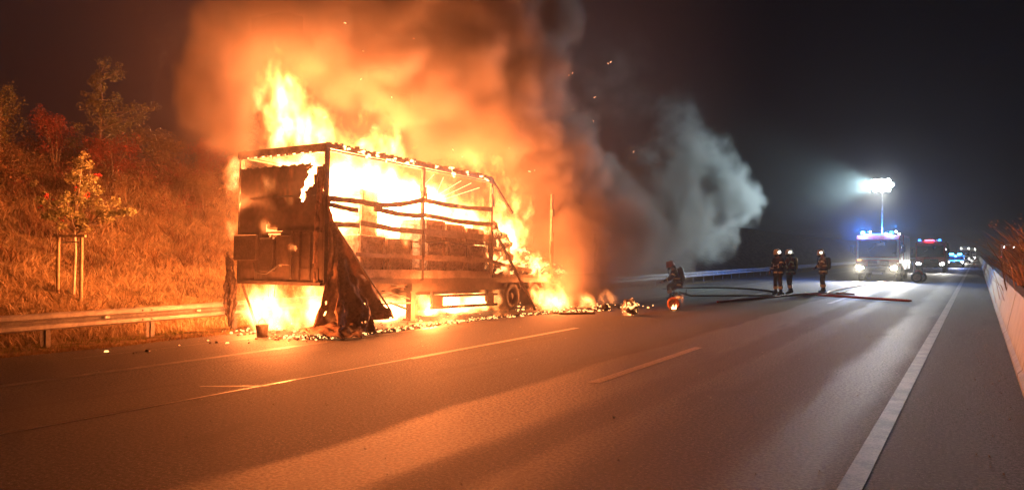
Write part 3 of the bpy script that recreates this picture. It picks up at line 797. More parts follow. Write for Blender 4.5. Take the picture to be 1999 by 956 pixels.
so = bh.modifiers.new('thick', 'SOLIDIFY'); so.thickness = .02; so.offset = 1
fr = MB().box((0, -.03, 1.03), (2.62, .14, .07))
fr.build('front_sill', M_char, tr)
MB().box((0, -.035, 2.10), (2.55, .05, .035)).build('cross_rib', M_char, tr)
MB().box((0.15, -.03, 2.86), (2.2, .03, .03)).build('cross_rib', M_panel, tr)
MB().bevbox((-.96, -.08, 1.78), (.74, .12, .56), .02).build('equipment_box', M_char, tr)
MB().bevbox((-.30, -.07, 1.62), (.42, .10, .72), .015).build('service_panel', M_char, tr)
MB().bevbox((.20, -.05, 1.72), (.34, .07, .62), .015).build('service_panel', M_panel, tr)
for x in (-.56, .43, .66, .98): MB().box((x, -.06, 1.62), (.045, .07, 1.02)).build('upright_rib', M_char, tr)
for x in (-.98, .94): MB().box((x, -.02, 1.22), (.5, .05, .25)).build('lower_plate', M_panel, tr)
MB().tube([(-.7, -.1, 1.45), (-.5, -.2, 1.25), (-.2, -.18, 1.22), (.1, -.12, 1.4)], .018, 6).build('air_hose', M_rub, tr)
MB().tube([(-.25, -.05, 1.05), (-.26, -.06, .8), (-.24, -.06, .72)], .008, 5).build('dangling_wire', M_rub, tr)
MB().tube([(-.05, -.05, 1.05), (-.07, -.06, .74)], .008, 5).build('dangling_wire', M_rub, tr)
# corner posts and head beam
for s in (-1, 1): MB().box((s * (W2 + .012), .03, 2.47), (.05, .10, 2.86)).build('corner_post', M_char, tr)
hb = MB()
for i in range(26):
    x = -1.33 + 2.66 * i / 25
    hb.add([], [])
hb.box((0, -.01, 3.83), (2.72, .09, .15))
for i in range(30): hb.box((-1.3 + 2.6 * i / 29, -.02 + random.uniform(-.01, .01), 3.745), (random.uniform(.03, .09), .08, random.uniform(.02, .06)))
hb.build('head_beam', M_rail, tr)
# roof rails with charred lumps
def lumpy_rail(x, y0, y1, z0, z1):
    mb = MB().bar((x, y0, z0), (x, y1, z1), .09, .10).bar((x + .02, y0, z0 - .085), (x + .02, y1, z1 - .085), .035, .04)
    n = int((y1 - y0) / .1)
    for i in range(n):
        t_ = (i + random.random()) / n
        mb.box((x + random.uniform(-.03, .03), y0 + (y1 - y0) * t_, z0 + (z1 - z0) * t_ + .05 + random.uniform(-.01, .02)), (random.uniform(.05, .1), random.uniform(.04, .12), random.uniform(.02, .07)), rz=random.random(), rx=random.random())
    return mb
lumpy_rail(W2, 0, 6.25, 3.86, 3.84).build('roof_rail', M_rail, tr)
lumpy_rail(-W2, 0, 5.4, 3.86, 3.7).build('roof_rail', M_rail, tr)
M_hot = emitter('ember_glow', (1.0, 0.55, 0.22), 5.0)
em = MB()
for yy, zz in ((.5, 3.9), (.98, 3.87), (1.5, 3.9), (1.9, 3.84), (2.1, 3.88), (2.75, 3.9), (3.62, 3.9), (4.25, 3.93), (4.3, 3.8), (4.95, 3.9), (5.6, 3.88), (5.85, 3.83), (1.2, 3.82), (2.5, 3.84)):
    for _ in range(7):
        em.ball((W2 + .045 + random.uniform(-.02, .02), yy + random.gauss(0, .06), zz - .02 + random.gauss(0, .025)), (random.uniform(.01, .03), random.uniform(.02, .05), random.uniform(.01, .03)), 6, 4)
for i in range(9):
    em.box((-1.0 + i * .24, -.06, 3.742), (.07 * random.uniform(.5, 1.2), .012, .018))
em.build('glowing_embers', M_hot, tr, kind='stuff')
MB().bar((W2, 6.2, 3.84), (W2 + .12, 7.1, 2.98), .06, .07).build('hanging_roof_rail', M_rail, tr)
M_warm = emitter('glowing_wire', (1.0, 0.6, 0.25), 3.0)
for a, b in (((.7, 4.3, 3.0), (1.0, 3.5 + .9, 3.72)), ((.6, 3.9, 2.95), (1.05, 5.1, 3.7)), ((.5, 4.0, 2.9), (1.1, 5.5, 3.68)), ((.3, 3.9, 2.85), (1.1, 5.9, 3.6)), ((.8, 3.4, 3.1), (1.0, 4.0, 3.75))):
    MB().tube([a, b], .009, 5).build('roof_wire', M_warm, tr)
# side posts
for s in (1, -1):
    for y, zt in ((3.2, 3.82), (6.2, 3.80), (9.65, 3.76), (12.85, 1.75)):
        p = MB().box((s * (W2 - .01), y, (1.1 + zt) / 2), (.07, .085, zt - 1.1))
        p.box((s * (W2 + .015), y, 1.1 + (zt - 1.1) * .78), (.09, .13, .22)).box((s * (W2 + .03), y + .03, 1.1 + (zt - 1.1) * .35), (.03, .05, .8 if zt > 3 else .3))
        for _ in range(14 if y > 6 else 5):
            p.box((s * W2 + random.uniform(-.04, .05), y + random.uniform(-.07, .07), random.uniform(1.2, zt - .1 if y < 9 else 2.6)), (.05, .06, random.uniform(.08, .3)), rz=random.random())
        p.build('side_post', M_rail, tr)
# side boards (laths), sagging and burnt through
def lath(y0, y1, z0, z1, h=.12, sag=0.05, mat=None, x=W2 - .0):
    n = 8; vs = []
    for i in range(n + 1):
        t_ = i / n; y = y0 + (y1 - y0) * t_; z = z0 + (z1 - z0) * t_ - sag * math.sin(math.pi * t_) + random.uniform(-.008, .008)
        hh = h / 2 * (1 + random.uniform(-.12, .08)); xx = x + .012 * math.sin(t_ * 9)
        vs += [(xx, y, z - hh), (xx, y, z + hh), (xx + .028, y, z + hh), (xx + .028, y, z - hh)]
    fs = [(0, 1, 2, 3), (4 * n + 3, 4 * n + 2, 4 * n + 1, 4 * n)]
    for i in range(n):
        for k in range(4): fs.append((4 * i + k, 4 * i + 4 + k, 4 * i + 4 + (k + 1) % 4, 4 * i + (k + 1) % 4))
    MB().add(vs, fs).build('side_board', mat or M_wood, tr)
M_board2 = material('grey_side_board', (0.30, 0.24, 0.21), 0.7, 0.1, scale=4, col2=(0.15, 0.11, 0.10), bump=0.005)
lath(.05, 1.15, 2.78, 2.80, .12, .0); lath(1.15, 3.15, 2.78, 3.02, .12, .08); lath(3.25, 6.15, 3.02, 3.02, .11, .05)
lath(.05, .95, 2.66, 2.60, .10, .0); lath(1.45, 3.15, 2.68, 2.64, .12, .04); lath(3.25, 6.15, 2.66, 2.60, .12, .03)
lath(.05, 1.0, 2.26, 2.28, .11, .0); lath(1.05, 3.15, 2.34, 2.26, .12, .03); lath(3.25, 6.15, 2.26, 2.24, .17, .0, M_board2)
lath(.9, 3.15, 1.66, 1.64, .09, 0, M_board2); lath(3.25, 6.15, 1.64, 1.63, .14, 0, M_board2)
lath(.05, 3.15, 1.24, 1.24, .20, 0, M_board2); lath(3.25, 6.15, 1.24, 1.24, .20, 0, M_board2)
lath(6.28, 8.9, 1.60, 1.36, .10, .05); lath(6.28, 9.6, 1.22, 1.22, .12, .03)
for y0 in (.5, 2.2, 4.0): lath(y0, y0 + 1.7, 2.2, 2.15, .12, .02, None, -W2)
# deck and chassis
MB().box((0, 6.8, 1.10), (2.56, 13.5, .08)).build('deck', M_char, tr)
for s in (-1, 1):
    MB().box((s * (W2 - .005), 6.82, 1.09), (.06, 13.58, .13)).build('side_rail', M_char, tr)
    sb = MB().add([(s * .55, 1.6, 1.055), (s * .55, 13.2, 1.055), (s * .55, 13.2, .72), (s * .55, 3.2, .72), (s * .55, 2.6, .86), (s * .55, 1.6, .90),
                   (s * .65, 1.6, 1.055), (s * .65, 13.2, 1.055), (s * .65, 13.2, .72), (s * .65, 3.2, .72), (s * .65, 2.6, .86), (s * .65, 1.6, .90)],
                  [(0, 1, 2, 3, 4, 5), (11, 10, 9, 8, 7, 6)] + [(i, (i + 1) % 6, 6 + (i + 1) % 6, 6 + i) for i in range(6)])
    sb.build('chassis_beam', M_char, tr)
    lg = MB().box((s * 1.02, 3.15, .60), (.16, .17, .92)).box((s * 1.02, 3.15, .155), (.24, .28, .05)).box((s * 1.02, 3.15, .92), (.2, .3, .22))
    lg.build('landing_leg', M_char, tr)
    MB().bar((s * 1.0, 3.1, .95), (s * 1.0, 2.4, 1.08), .09, .12).build('leg_gusset', M_char, tr)
    # underrun guard frame / pallet box
    ug = MB().box((s * 1.2, 5.2, .70), (.05, 3.0, .06)).box((s * 1.2, 5.2, .42), (.05, 3.0, .07))
    ug.box((s * 1.2, 3.95, .56), (.06, .42, .33)).box((s * 1.2, 6.35, .56), (.06, .30, .36)).box((s * 1.05, 3.95, .75), (.06, .08, .5)).box((s * 1.05, 6.4, .75), (.06, .08, .5))
    ug.build('side_guard', M_char, tr)
    MB().box((s * 1.15, 5.1, .93), (.12, 4.3, .20)).build('pallet_box', M_char, tr)
MB().bar((-.9, 3.15, .40), (.9, 3.15, .85), .04).build('cross_brace', M_char, tr)
MB().bar((-.9, 3.15, .85), (.9, 3.15, .40), .04).build('cross_brace', M_char, tr)
MB().bar((1.1, 1.3, .72), (1.1, 3.0, 1.02), .03).build('cross_brace', M_char, tr)
MB().bar((1.1, 1.3, 1.0), (1.1, 3.0, .66), .03).build('cross_brace', M_char, tr)
MB().bar((1.1, .9, .56), (1.1, 3.1, .56), .03).build('tie_bar', M_char, tr)
for y in (4.5, 6.6, 8.6, 10.6, 12.8): MB().box((0, y, .95), (1.3, .08, .16)).build('cross_member', M_char, tr)
def wheel(parent, loc, r, wd, mt, mr, side=1, flat=0.0):
    tp = [(r * .58, -wd / 2), (r * .93, -wd / 2), (r, -wd * .36), (r, wd * .36), (r * .93, wd / 2), (r * .58, wd / 2), (r * .56, 0), (r * .58, -wd / 2)]
    ty = MB().lathe(tp, (0, 0, 0), 'X', 24)
    if flat: ty.v = [(x, y, max(z, -r + flat)) for x, y, z in ty.v]
    o = ty.build('wheel', mt, parent, loc=loc)
    s = side
    MB().lathe([(r * .57, s * wd * .42), (r * .5, s * wd * .30), (r * .30, s * wd * .12), (r * .26, s * wd * .40), (r * .14, s * wd * .46), (0.001, s * wd * .46)], (0, 0, 0), 'X', 20).build('rim', mr, o)
    return o
for y in (7.4, 8.71, 10.02):
    MB().tube([(-1.1, y, .62), (1.1, y, .62)], .06, 8).build('axle', M_char, tr)
    for s in (-1, 1):
        wheel(tr, (s * 1.10, y, .62), .41 if y < 8 else .36, .36, M_rub, M_rim, s, .04)
        ar = MB()
        pts = [(s * 1.1, y + .47 * math.cos(a), .64 + .47 * math.sin(a)) for a in [R(25 + 13 * i) for i in range(11)]]
        vs = []; [vs.extend([(p[0] - .2, p[1], p[2]), (p[0] + .2, p[1], p[2])]) for p in pts]
        ar.add(vs, [(2 * i, 2 * i + 1, 2 * i + 3, 2 * i + 2) for i in range(len(pts) - 1)], True)
        o = ar.build('mudguard', M_rub, tr); q = o.modifiers.new('t', 'SOLIDIFY'); q.thickness = .025
def u_h(i, n): return i / n * 2.2
# torn curtains: hanging sheets, made as folded strips with thickness
def sheet(name, left, right, fold, nf, mat, parent, torn=0.0, seed=1):
    """left/right: matching lists of points (top to bottom); folds run down the sheet"""
    random.seed(seed)
    m = len(left); nu = 26; mb = MB(); ids = {}
    L_ = [Vector(p) for p in left]; R_ = [Vector(p) for p in right]
    def samp(P, t_):
        f = t_ * (m - 1); i = min(int(f), m - 2); return P[i].lerp(P[i + 1], f - i)
    nv = 30; ph = random.random() * 6
    for j in range(nv + 1):
        a = samp(L_, j / nv); b = samp(R_, j / nv); d = (b - a); nrm = d.cross(Vector((0, 0, 1)));
        nrm = nrm.normalized() if nrm.length > 1e-4 else Vector((1, 0, 0))
        for i in range(nu + 1):
            u = i / nu
            amp = fold * (0.25 + .75 * j / nv) * min(1, d.length / .3)
            w_ = math.sin(u * nf * 6.28 + ph + 1.3 * math.sin(j * .25)) * amp + .3 * amp * math.sin(u * nf * 15 + j * .6) + random.uniform(-.012, .012) + .022 * math.sin(j * 1.1 + u * 9) * math.sin(u * 21 - j * .4)
            e = torn * (math.sin(j * 1.7) + math.sin(j * .63 + 2)) * .5 if i in (0, nu) else 0
            p = a.lerp(b, u) + nrm * w_ + d.normalized() * e + Vector((0, 0, .02 * math.sin(u * 9 + j * .7)))
            ids[(i, j)] = len(mb.v); mb.v.append(tuple(p))
    for j in range(nv):
        for i in range(nu):
            if torn and j > 2 and (random.random() < torn * .25 or math.sin(u_h(i, nu) * 8.3 + ph) * math.sin(j * .47 + ph * 2) + .35 * math.sin(i * 1.9 + j * 1.3) > 1.12 - torn): continue
            mb.f.append((ids[i, j], ids[i + 1, j], ids[i + 1, j + 1], ids[i, j + 1])); mb.sm.append(True)
    o = mb.build(name, mat, parent); q = o.modifiers.new('t', 'SOLIDIFY'); q.thickness = .012
    return o
# coordinates relative to the trailer root
sheet('torn_curtain', [(1.18, -.06, 3.35), (1.12, -.08, 2.6), (1.08, -.08, 1.9), (1.10, -.1, 1.04)], [(1.32, .02, 3.45), (1.36, .08, 2.6), (1.38, .42, 1.95), (1.42, .75, 1.15)], .03, 2, M_cloth, tr, .02, 3)
sheet('torn_curtain', [(1.33, .10, 2.25), (1.36, .08, 1.5), (1.32, -.05, .7), (1.28, -.30, .12), (1.25, -.42, .05)], [(1.36, .22, 2.3), (1.44, .62, 1.75), (1.50, 1.05, 1.2), (1.55, 1.62, .52), (1.6, 1.85, .3)], .06, 1.6, M_cloth, tr, .015, 5)
sheet('torn_curtain', [(1.46, .20, 1.5), (1.62, .05, .9), (1.80, -.15, .4), (2.05, -.35, .06)], [(1.48, .45, 1.55), (1.68, .65, 1.0), (1.85, .85, .5), (2.1, .75, .07)], .07, 1.6, M_cloth, tr, .02, 8)
sheet('curtain_heap', [(1.0, -.35, .10), (1.3, -.6, .12), (1.9, -.7, .08), (2.3, -.6, .03)], [(1.2, .5, .22), (1.6, .3, .30), (2.0, .3, .2), (2.5, -.1, .04)], .07, 3, M_cloth, tr, .02, 9)
MB().tube([(1.40, .25, 2.2), (1.55, 1.0, 1.25), (1.62, 1.75, .42)], .022, 8).build('curtain_pole', M_galv_post, tr)
sheet('torn_curtain', [(-1.50, -.16, 1.70), (-1.52, -.18, 1.1), (-1.48, -.2, .6), (-1.32, -.22, .08)], [(-1.34, -.13, 1.50), (-1.16, -.15, 1.0), (-1.18, -.15, .55), (-1.22, -.2, .05)], .03, 1.5, M_rail, tr, .03, 12)
MB().bar((-1.1, -.05, .98), (-.1, -.45, .08), .045, .03).build('fallen_strut', M_rail, tr)
MB().box((-1.28, -.1, .55), (.012, .012, 1.0)).build('dangling_rod', M_galv_post, tr)

# ------------------------------------------------------------------ load on the trailer (stands on its deck: things of their own)
M_card = material('scorched_cardboard', (0.42, 0.33, 0.30), 0.85, scale=3.5, col2=(0.06, 0.04, 0.035), bump=0.006)
M_slat = material('crate_slat', (0.36, 0.27, 0.24), 0.85, scale=5, col2=(0.08, 0.055, 0.045))
def on_deck(x, y, z): return (-12.62 + x, 11.05 + y * math.cos(R(1.5)) + z * 0.026, z - y * math.sin(R(1.5)) + .0)
def crate(x, y, z, dx, dy, dz, lab, rows=3):
    root = empty('crate', on_deck(x, y, z), (R(-1.5 + random.uniform(-1.5, 1.5)), R(random.uniform(-1.5, 1.5)), R(random.uniform(-4, 4))), label=lab, cat='crate', group='scorched crates on the trailer deck')
    MB().bevbox((0, 0, dz / 2 + .06), (dx - .06, dy - .06, dz - .08), .015).build('carton', M_card, root)
    for k in range(rows + 1):
        if random.random() < .15: continue
        zz = .07 + (dz - .14) * k / rows
        MB().box((dx / 2 - .02, 0, zz), (.024, dy - .04, .085)).build('slat', M_slat, root)
        MB().box((0, -dy / 2 + .02, zz), (dx - .08, .024, .085)).build('slat', M_slat, root)
    for s in (-1, 1):
        MB().box((dx / 2 - .004, s * (dy / 2 - .06), dz / 2), (.03, .07, dz)).build('upright', M_slat, root)
    MB().box((0, 0, .02), (dx, dy, .04)).build('pallet', M_slat, root)
D = 1.145
random.seed(4)
crate(.78, 1.55, D, .9, .84, .92, 'low crate at the front of the deck behind the hanging curtain pole')
crate(.78, 2.48, D, .9, .90, .90, 'low crate just left of the second side post, small flames on it')
crate(.30, 1.95, D + .96, .8, .62, 1.05, 'tall narrow scorched carton standing above the front crates', 4)
crate(.78, 3.80, D, .9, .80, .86, 'crate on the deck just right of the second side post')
crate(.78, 3.82, D + .9, .9, .76, .52, 'upper crate stacked just right of the second side post', 2)
crate(.78, 4.68, D, .9, .84, .88, 'middle crate on the deck between the second and third posts')
crate(.78, 4.66, D + .92, .9, .8, .44, 'low upper crate stacked in the middle between the posts', 2)
crate(.78, 5.58, D, .9, .86, .86, 'crate on the deck directly left of the third side post')
crate(.78, 5.56, D + .9, .9, .8, .40, 'topmost crate directly left of the third side post', 2)
M_ash = bpy.data.materials.new('burning_bale'); M_ash.use_nodes = True
def bale_mat(m):
    t = NT(m.node_tree); p = m.node_tree.nodes['Principled BSDF']
    tc = t.n('ShaderNodeTexCoord').outputs['Object']
    n = t.noise(tc, 4.5, 5, 0.65, dist=.8)
    t.put(p.inputs['Base Color'], t.mix(t.noise(tc, 14, 3), (0.05, 0.035, 0.03), (0.14, 0.10, 0.075)))
    p.inputs['Roughness'].default_value = .9
    p.inputs['Emission Color'].default_value = (1, .42, .13, 1)
    t.put(p.inputs['Emission Strength'], t.mapr(n, .50, .66, 0, 4))
bale_mat(M_ash)
def lump(name, loc, r, mat, seed, **k):
    random.seed(seed); bm = bmesh.new(); bmesh.ops.create_icosphere(bm, subdivisions=4, radius=1)
    ph = [random.uniform(0, 6) for _ in range(6)]
    for v in bm.verts:
        c = v.co
        f = 1 + .16 * math.sin(c.x * 4 + ph[0]) * math.sin(c.y * 5 + ph[1]) + .12 * math.sin(c.z * 8 + ph[2] + c.x * 3) + .07 * math.sin(c.x * 17 + ph[3]) * math.sin(c.z * 15 + ph[4]) + .05 * math.sin(c.y * 25 + ph[5])
        v.co = Vector((c.x * r[0], c.y * r[1], c.z * r[2])) * f
    me = bpy.data.meshes.new(name); bm.to_mesh(me); bm.free()
    for p in me.polygons: p.use_smooth = True
    return link(name, me, mat, loc=loc, **k)
for i, (x, y, z, r, lab) in enumerate([
        (.7, 6.85, D + .42, (.45, .42, .44), 'charred round bale just right of the third side post, flames above it'), (.7, 6.9, D + 1.2, (.42, .40, .38), 'burning bale lying on top of the first round bale'),
        (.6, 7.75, D + .35, (.5, .40, .36), 'burning bale in the middle of the collapsed rear bay'), (.5, 7.7, D + .98, (.42, .42, .34), 'upper bale of the collapsed rear bay with glowing cracks'),
        (.7, 8.65, D + .28, (.45, .42, .30), 'low smouldering bale beside the fourth post'), (.5, 8.9, D + .75, (.4, .35, .28), 'dark upper bale leaning on the fourth post'),
        (.5, 9.9, D + .35, (.6, .4, .4), 'dark bale right of the fourth post, half hidden in smoke'), (.4, 11.0, D + .2, (.6, .6, .3), 'flattened bale near the rear end of the deck')]):
    lump('bale', on_deck(x, y, z), r, M_ash, 60 + i, label=lab, cat='bale', group='burning bales on the rear of the trailer')

# ------------------------------------------------------------------ things lying round the trailer
M_bucket = material('metal_bucket', (0.25, 0.2, 0.16), .5, .5)
bk = MB().lathe([(.001, 0), (.10, 0), (.125, .24), (.132, .245), (.12, .245), (.095, .01)], (0, 0, 0), 'Z', 18).build('bucket', M_bucket, loc=(-12.1, 10.2, .0), label='small bucket standing in the flames before the trailer front', cat='bucket')
MB().tube([(.125 * math.cos(a), 0, .23 + .12 * math.sin(a)) for a in [math.pi * i / 8 for i in range(9)]], .005, 5).build('handle', M_galv_post, bk)
MB().bar((-11.18, 17.45, 2.1), (-10.95, 19.1, .02), .06, .05).build('fallen_pole', M_rail, label='long pole leaning from the third side post down to the asphalt', cat='pole')
MB().lathe([(.001, -.1), (.09, -.1), (.1, -.08), (.1, .08), (.09, .1), (.04, .1), (.03, .06), (.001, .06)], (0, 0, 0), 'Y', 18).build('charred_roll', M_rub, loc=(-9.2, 20.1, .1), rot=(0, 0, R(25)), label='small black charred roll on the asphalt right of the fire', cat='roll')
MB().bevbox((0, 0, .025), (.16, 1.0, .05), .01).build('charred_plank', M_wood, loc=(-9.35, 18.6, 0), rot=(0, 0, R(-50)), label='short charred plank lying flat in front of the ground fire', cat='plank')
lump('burning_bundle', (-7.94, 19.0, .2), (.20, .22, .24), M_ash, 90, label='burning bundle alone on the asphalt, left of the crouching firefighter', cat='debris')
fd = MB().lathe([(.001, -.14), (.16, -.14), (.19, -.1), (.19, .1), (.16, .14), (.13, .14), (.12, .0), (.001, .0)], (0, 0, 0), 'Y', 22).build('burning_drum', material('drum_red', (.40, .11, .04), .6, scale=9, col2=(.12, .04, .02), bump=.01), loc=(-7.56, 21.3, .19), rot=(0, 0, R(200)),
       label='round burning drum on the asphalt in front of the crouching firefighter', cat='drum')
for i in range(6):
    a = -1.2 + i * .4
    MB().add([(.05 * math.sin(a) - .025, .0, -.15), (.05 * math.sin(a) + .025, .0, -.15), (.10 * math.sin(a), .0, -.02 + .05 * math.sin(i * 2.3))], [(0, 1, 2)]).build('flame', emitter('small_flame', (1, .5, .18), 6), fd, loc=(0, .15 + .01 * i, 0))
# heaps of burning scraps
def debris(name, spots, mats, kind_label):
    dark = MB(); hot = MB()
    for (x, y, sx, sy, n) in spots:
        for _ in range(n):
            px_, py_ = random.gauss(x, sx), random.gauss(y, sy); s = random.uniform(.012, .05)
            tgt = hot if random.random() < .30 else dark
            tgt.box((px_, py_, s * .3 + random.random() * .03), (s * random.uniform(.6, 2.0), s * random.uniform(.6, 1.6), s * .7), rz=random.uniform(0, 3), rx=random.uniform(-.5, .5), taper=.7)
    dark.build(name, mats[0], kind='stuff', label=kind_label)
    hot.build('glowing_scraps', mats[1], kind='stuff', label='glowing scraps burning among the charred ones on the asphalt edge')
random.seed(44)
spots = []
for i in range(30):
    t_ = i / 29
    P = [(-11.6, 10.3), (-10.7, 10.8), (-10.75, 12.5), (-10.7, 14.3), (-10.6, 16.4), (-10.1, 18.6), (-9.4, 19.8)]
    f = t_ * (len(P) - 1); k = min(int(f), len(P) - 2); a = P[k]; b = P[k + 1]; g = f - k
    spots.append((a[0] + (b[0] - a[0]) * g, a[1] + (b[1] - a[1]) * g, .13, .25, 40))
spots += [(-12.4, 14, .8, 2.5, 160), (-13.2, 10.7, .5, .3, 60), (-11.6, 20.5, .7, 1.2, 120), (-10.0, 20.6, .7, .8, 90), (-9.6, 21.6, .8, .9, 60)]
debris('charred_debris', spots, (M_rail, emitter('scrap_glow', (1.0, .42, .13), 3.0)), 'charred scraps strewn along the asphalt edge of the fire')
# sparks in the smoke
sp = MB()
for _ in range(46):
    p = Vector((random.uniform(-13.5, -11), random.uniform(10, 27), random.uniform(4, 9.5))); d = Vector((random.gauss(0, 1), random.gauss(0, 1), random.gauss(0, 1))).normalized() * random.uniform(.02, .09)
    sp.tube([p, p + d], .006, 4)
sp.build('sparks', emitter('spark_glow', (1, .45, .2), 5), kind='stuff', label='sparks flying up in the smoke')
# ------------------------------------------------------------------ firefighters
M_skin = material('skin', (0.48, 0.28, 0.20), .55, scale=20)
M_jacket = material('dark_turnout_cloth', (0.085, 0.075, 0.085), .85, scale=9, col2=(.035, .03, .038), bump=.006)
M_rust = material('rust_turnout_cloth', (0.30, 0.09, 0.05), .85, scale=9, bump=.006)
M_tan = material('tan_turnout_cloth', (0.34, 0.22, 0.11), .85, scale=9, bump=.006)
M_boot = material('black_boot', (.02, .02, .02), .45)
M_glove = material('dark_glove', (.05, .045, .04), .8)
M_band = material('reflective_band', (0.95, 0.86, 0.55), .35, scale=30, col2=(.85, .75, .45))
M_silver = material('silver_band', (0.8, 0.8, 0.78), .3, scale=30, col2=(.6, .6, .6))
M_helm = material('helmet_shell', (0.82, 0.78, 0.62), .35, scale=12, col2=(.6, .56, .42))
M_helm_red = material('helmet_shell_red', (0.62, 0.10, 0.06), .35, scale=12)
M_visor = material('clear_visor', (.10, .09, .08), .1)
M_cyl = material('air_cylinder_yellow', (0.75, 0.45, 0.08), .4, scale=6)
M_cyl_dark = material('air_cylinder_dark', (0.12, 0.12, 0.11), .35, scale=6)
M_torch = emitter('torch_glow', (1, .97, .9), 14)

def skin_obj(name, verts, edges, mat, parent, sub=1):
    """verts: (x,y,z,r); one continuous skinned surface; vertex 0 is the root"""
    me = bpy.data.meshes.new(name)
    me.from_pydata([v[:3] for v in verts], edges, [])
    o = link(name, me, mat, parent)
    o.modifiers.new('skin', 'SKIN').use_smooth_shade = True
    lay = me.skin_vertices[0].data
    for i, v in enumerate(verts):
        r = v[3]
        lay[i].radius = r if isinstance(r, tuple) else (r, r)
        lay[i].use_root = (i == 0)
    if sub:
        s = o.modifiers.new('sub', 'SUBSURF'); s.levels = sub; s.render_levels = sub
    return o

def lerp3(a, b, t): return tuple(a[i] + (b[i] - a[i]) * t for i in range(3))

def firefighter(loc, rz, pose, label, jacket=None, helm=None, cyl=None, trousers=None, torch=None):
    J = dict(pel=(0, 0, .96), chest=(0, .01, 1.30), neck=(0, .01, 1.49), head=(0, .04, 1.63),
             sl=(-.19, 0, 1.42), sr=(.19, 0, 1.42), el=(-.27, .02, 1.14), er=(.27, .02, 1.14), hl=(-.27, .16, .92), hr=(.27, .16, .92),
             pl=(-.10, 0, .92), pr=(.10, 0, .92), kl=(-.12, .03, .50), kr=(.12, .03, .50), al=(-.13, -.02, .09), ar=(.13, -.02, .09))
    J.update(pose)
    root = empty('person', loc, (0, 0, rz), label=label, cat='person', group='firefighters on the carriageway')
    jacket = jacket or M_jacket; trousers = trousers or M_jacket
    hd = Vector(J['head']); nk = Vector(J['neck']); up = (hd - nk).normalized(); face = Vector((up.x, 1, -up.y * .0)).normalized()
    fv = [(*J['pel'], .13), (*J['chest'], (.17, .12)), (*J['neck'], .06), (*lerp3(J['neck'], J['head'], .6), .07), (*(hd + Vector((0, -.01, 0.0))), (.082, .095)), (*(hd + up * .09), .07)]
    fe = [(0, 1), (1, 2), (2, 3), (3, 4), (4, 5)]
    def add(v, par): fv.append(v); fe.append((par, len(fv) - 1)); return len(fv) - 1
    add((*(hd + Vector((0, .105, -.01))), .014), 4)      # nose
    for s in 'lr':
        sg = -1 if s == 'l' else 1
        a = add((*J['s' + s], .055), 1); b = add((*J['e' + s], .042), a); h = Vector(J['h' + s]); c = add((*J['h' + s], .028), b)
        d = (h - Vector(J['e' + s])).normalized(); side = Vector((sg, 0, 0)); 
        palm = add((*(h + d * .06), (.038, .018)), c)
        curl = Vector((-sg * .4, .6, -.2)).normalized()
        for q in range(4):
            off = (q - 1.5) * .021; ln = (.070, .082, .076, .058)[q]
            base = h + d * .095 + Vector((0, 1, 0)) * off
            k1 = add((*base, .010), palm); k2 = add((*(base + d * ln * .5 + curl * .012), .009), k1); add((*(base + d * ln * .8 + curl * .04), .008), k2)
        th = h + d * .035 + Vector((0, .045, 0)); k1 = add((*th, .012), palm); add((*(th + d * .035 + Vector((0, .025, 0))), .009), k1)
        p_ = add((*J['p' + s], .085), 0); k_ = add((*J['k' + s], .055), p_); a_ = add((*J['a' + s], .04), k_)
        add((J['a' + s][0], J['a' + s][1] + .15, .04 if J['a' + s][2] < .2 else J['a' + s][2] - .04, .035), a_)
    skin_obj('body', fv, fe, M_skin, root, 1)
    for s in (-1, 1): MB().ball((hd.x + s * .033, hd.y + .092, hd.z + .015), .012, 8, 6).build('eye', M_visor, root)
    # jacket
    low = lerp3(J['pel'], J['chest'], -.30)
    jv = [(*J['pel'], (.175, .15)), (*J['chest'], (.205, .155)), (*lerp3(J['chest'], J['neck'], .75), (.10, .09)), (*low, (.19, .16))]
    je = [(0, 1), (1, 2), (0, 3)]
    for s in 'lr':
        jv.append((*J['s' + s], .085)); je.append((1, len(jv) - 1))
        jv.append((*J['e' + s], .068)); je.append((len(jv) - 2, len(jv) - 1))
        jv.append((*lerp3(J['e' + s], J['h' + s], .86), .05)); je.append((len(jv) - 2, len(jv) - 1))
    jk = skin_obj('jacket', jv, je, jacket, root, 1)
    tvv = [(*J['pel'], (.155, .135))]; te = []
    for s in 'lr':
        tvv.append((*J['p' + s], .105)); te.append((0, len(tvv) - 1))
        tvv.append((*J['k' + s], .085)); te.append((len(tvv) - 2, len(tvv) - 1))
        tvv.append((*lerp3(J['k' + s], J['a' + s], .72), .078)); te.append((len(tvv) - 2, len(tvv) - 1))
    ts = skin_obj('trousers', tvv, te, trousers, root, 1)
    def ring(parent, a, b, t0, t1, r, mat):
        p0 = lerp3(a, b, t0); p1 = lerp3(a, b, t1)
        rr = r if isinstance(r, tuple) else (r, r)
        MB().tube([p0, lerp3(p0, p1, .5), p1], [rr[0], (rr[0] + rr[1]) / 2, rr[1]], 14, cap=False).build('reflective_band', mat, parent)
    def hoop(parent, c, rx, ry, h, mat):
        mb = MB(); n = 20; vs = []
        for z in (-h / 2, h / 2):
            for k in range(n): vs.append((c[0] + rx * math.cos(6.2832 * k / n), c[1] + ry * math.sin(6.2832 * k / n), c[2] + z))
        mb.add(vs, [(k, (k + 1) % n, n + (k + 1) % n, n + k) for k in range(n)], True).build('reflective_band', mat, parent)
    hoop(jk, J['pel'] if False else lerp3(J['pel'], J['chest'], -.15), .20, .17, .07, M_band)
    hoop(jk, lerp3(J['pel'], J['chest'], .55), .205, .17, .05, M_band)
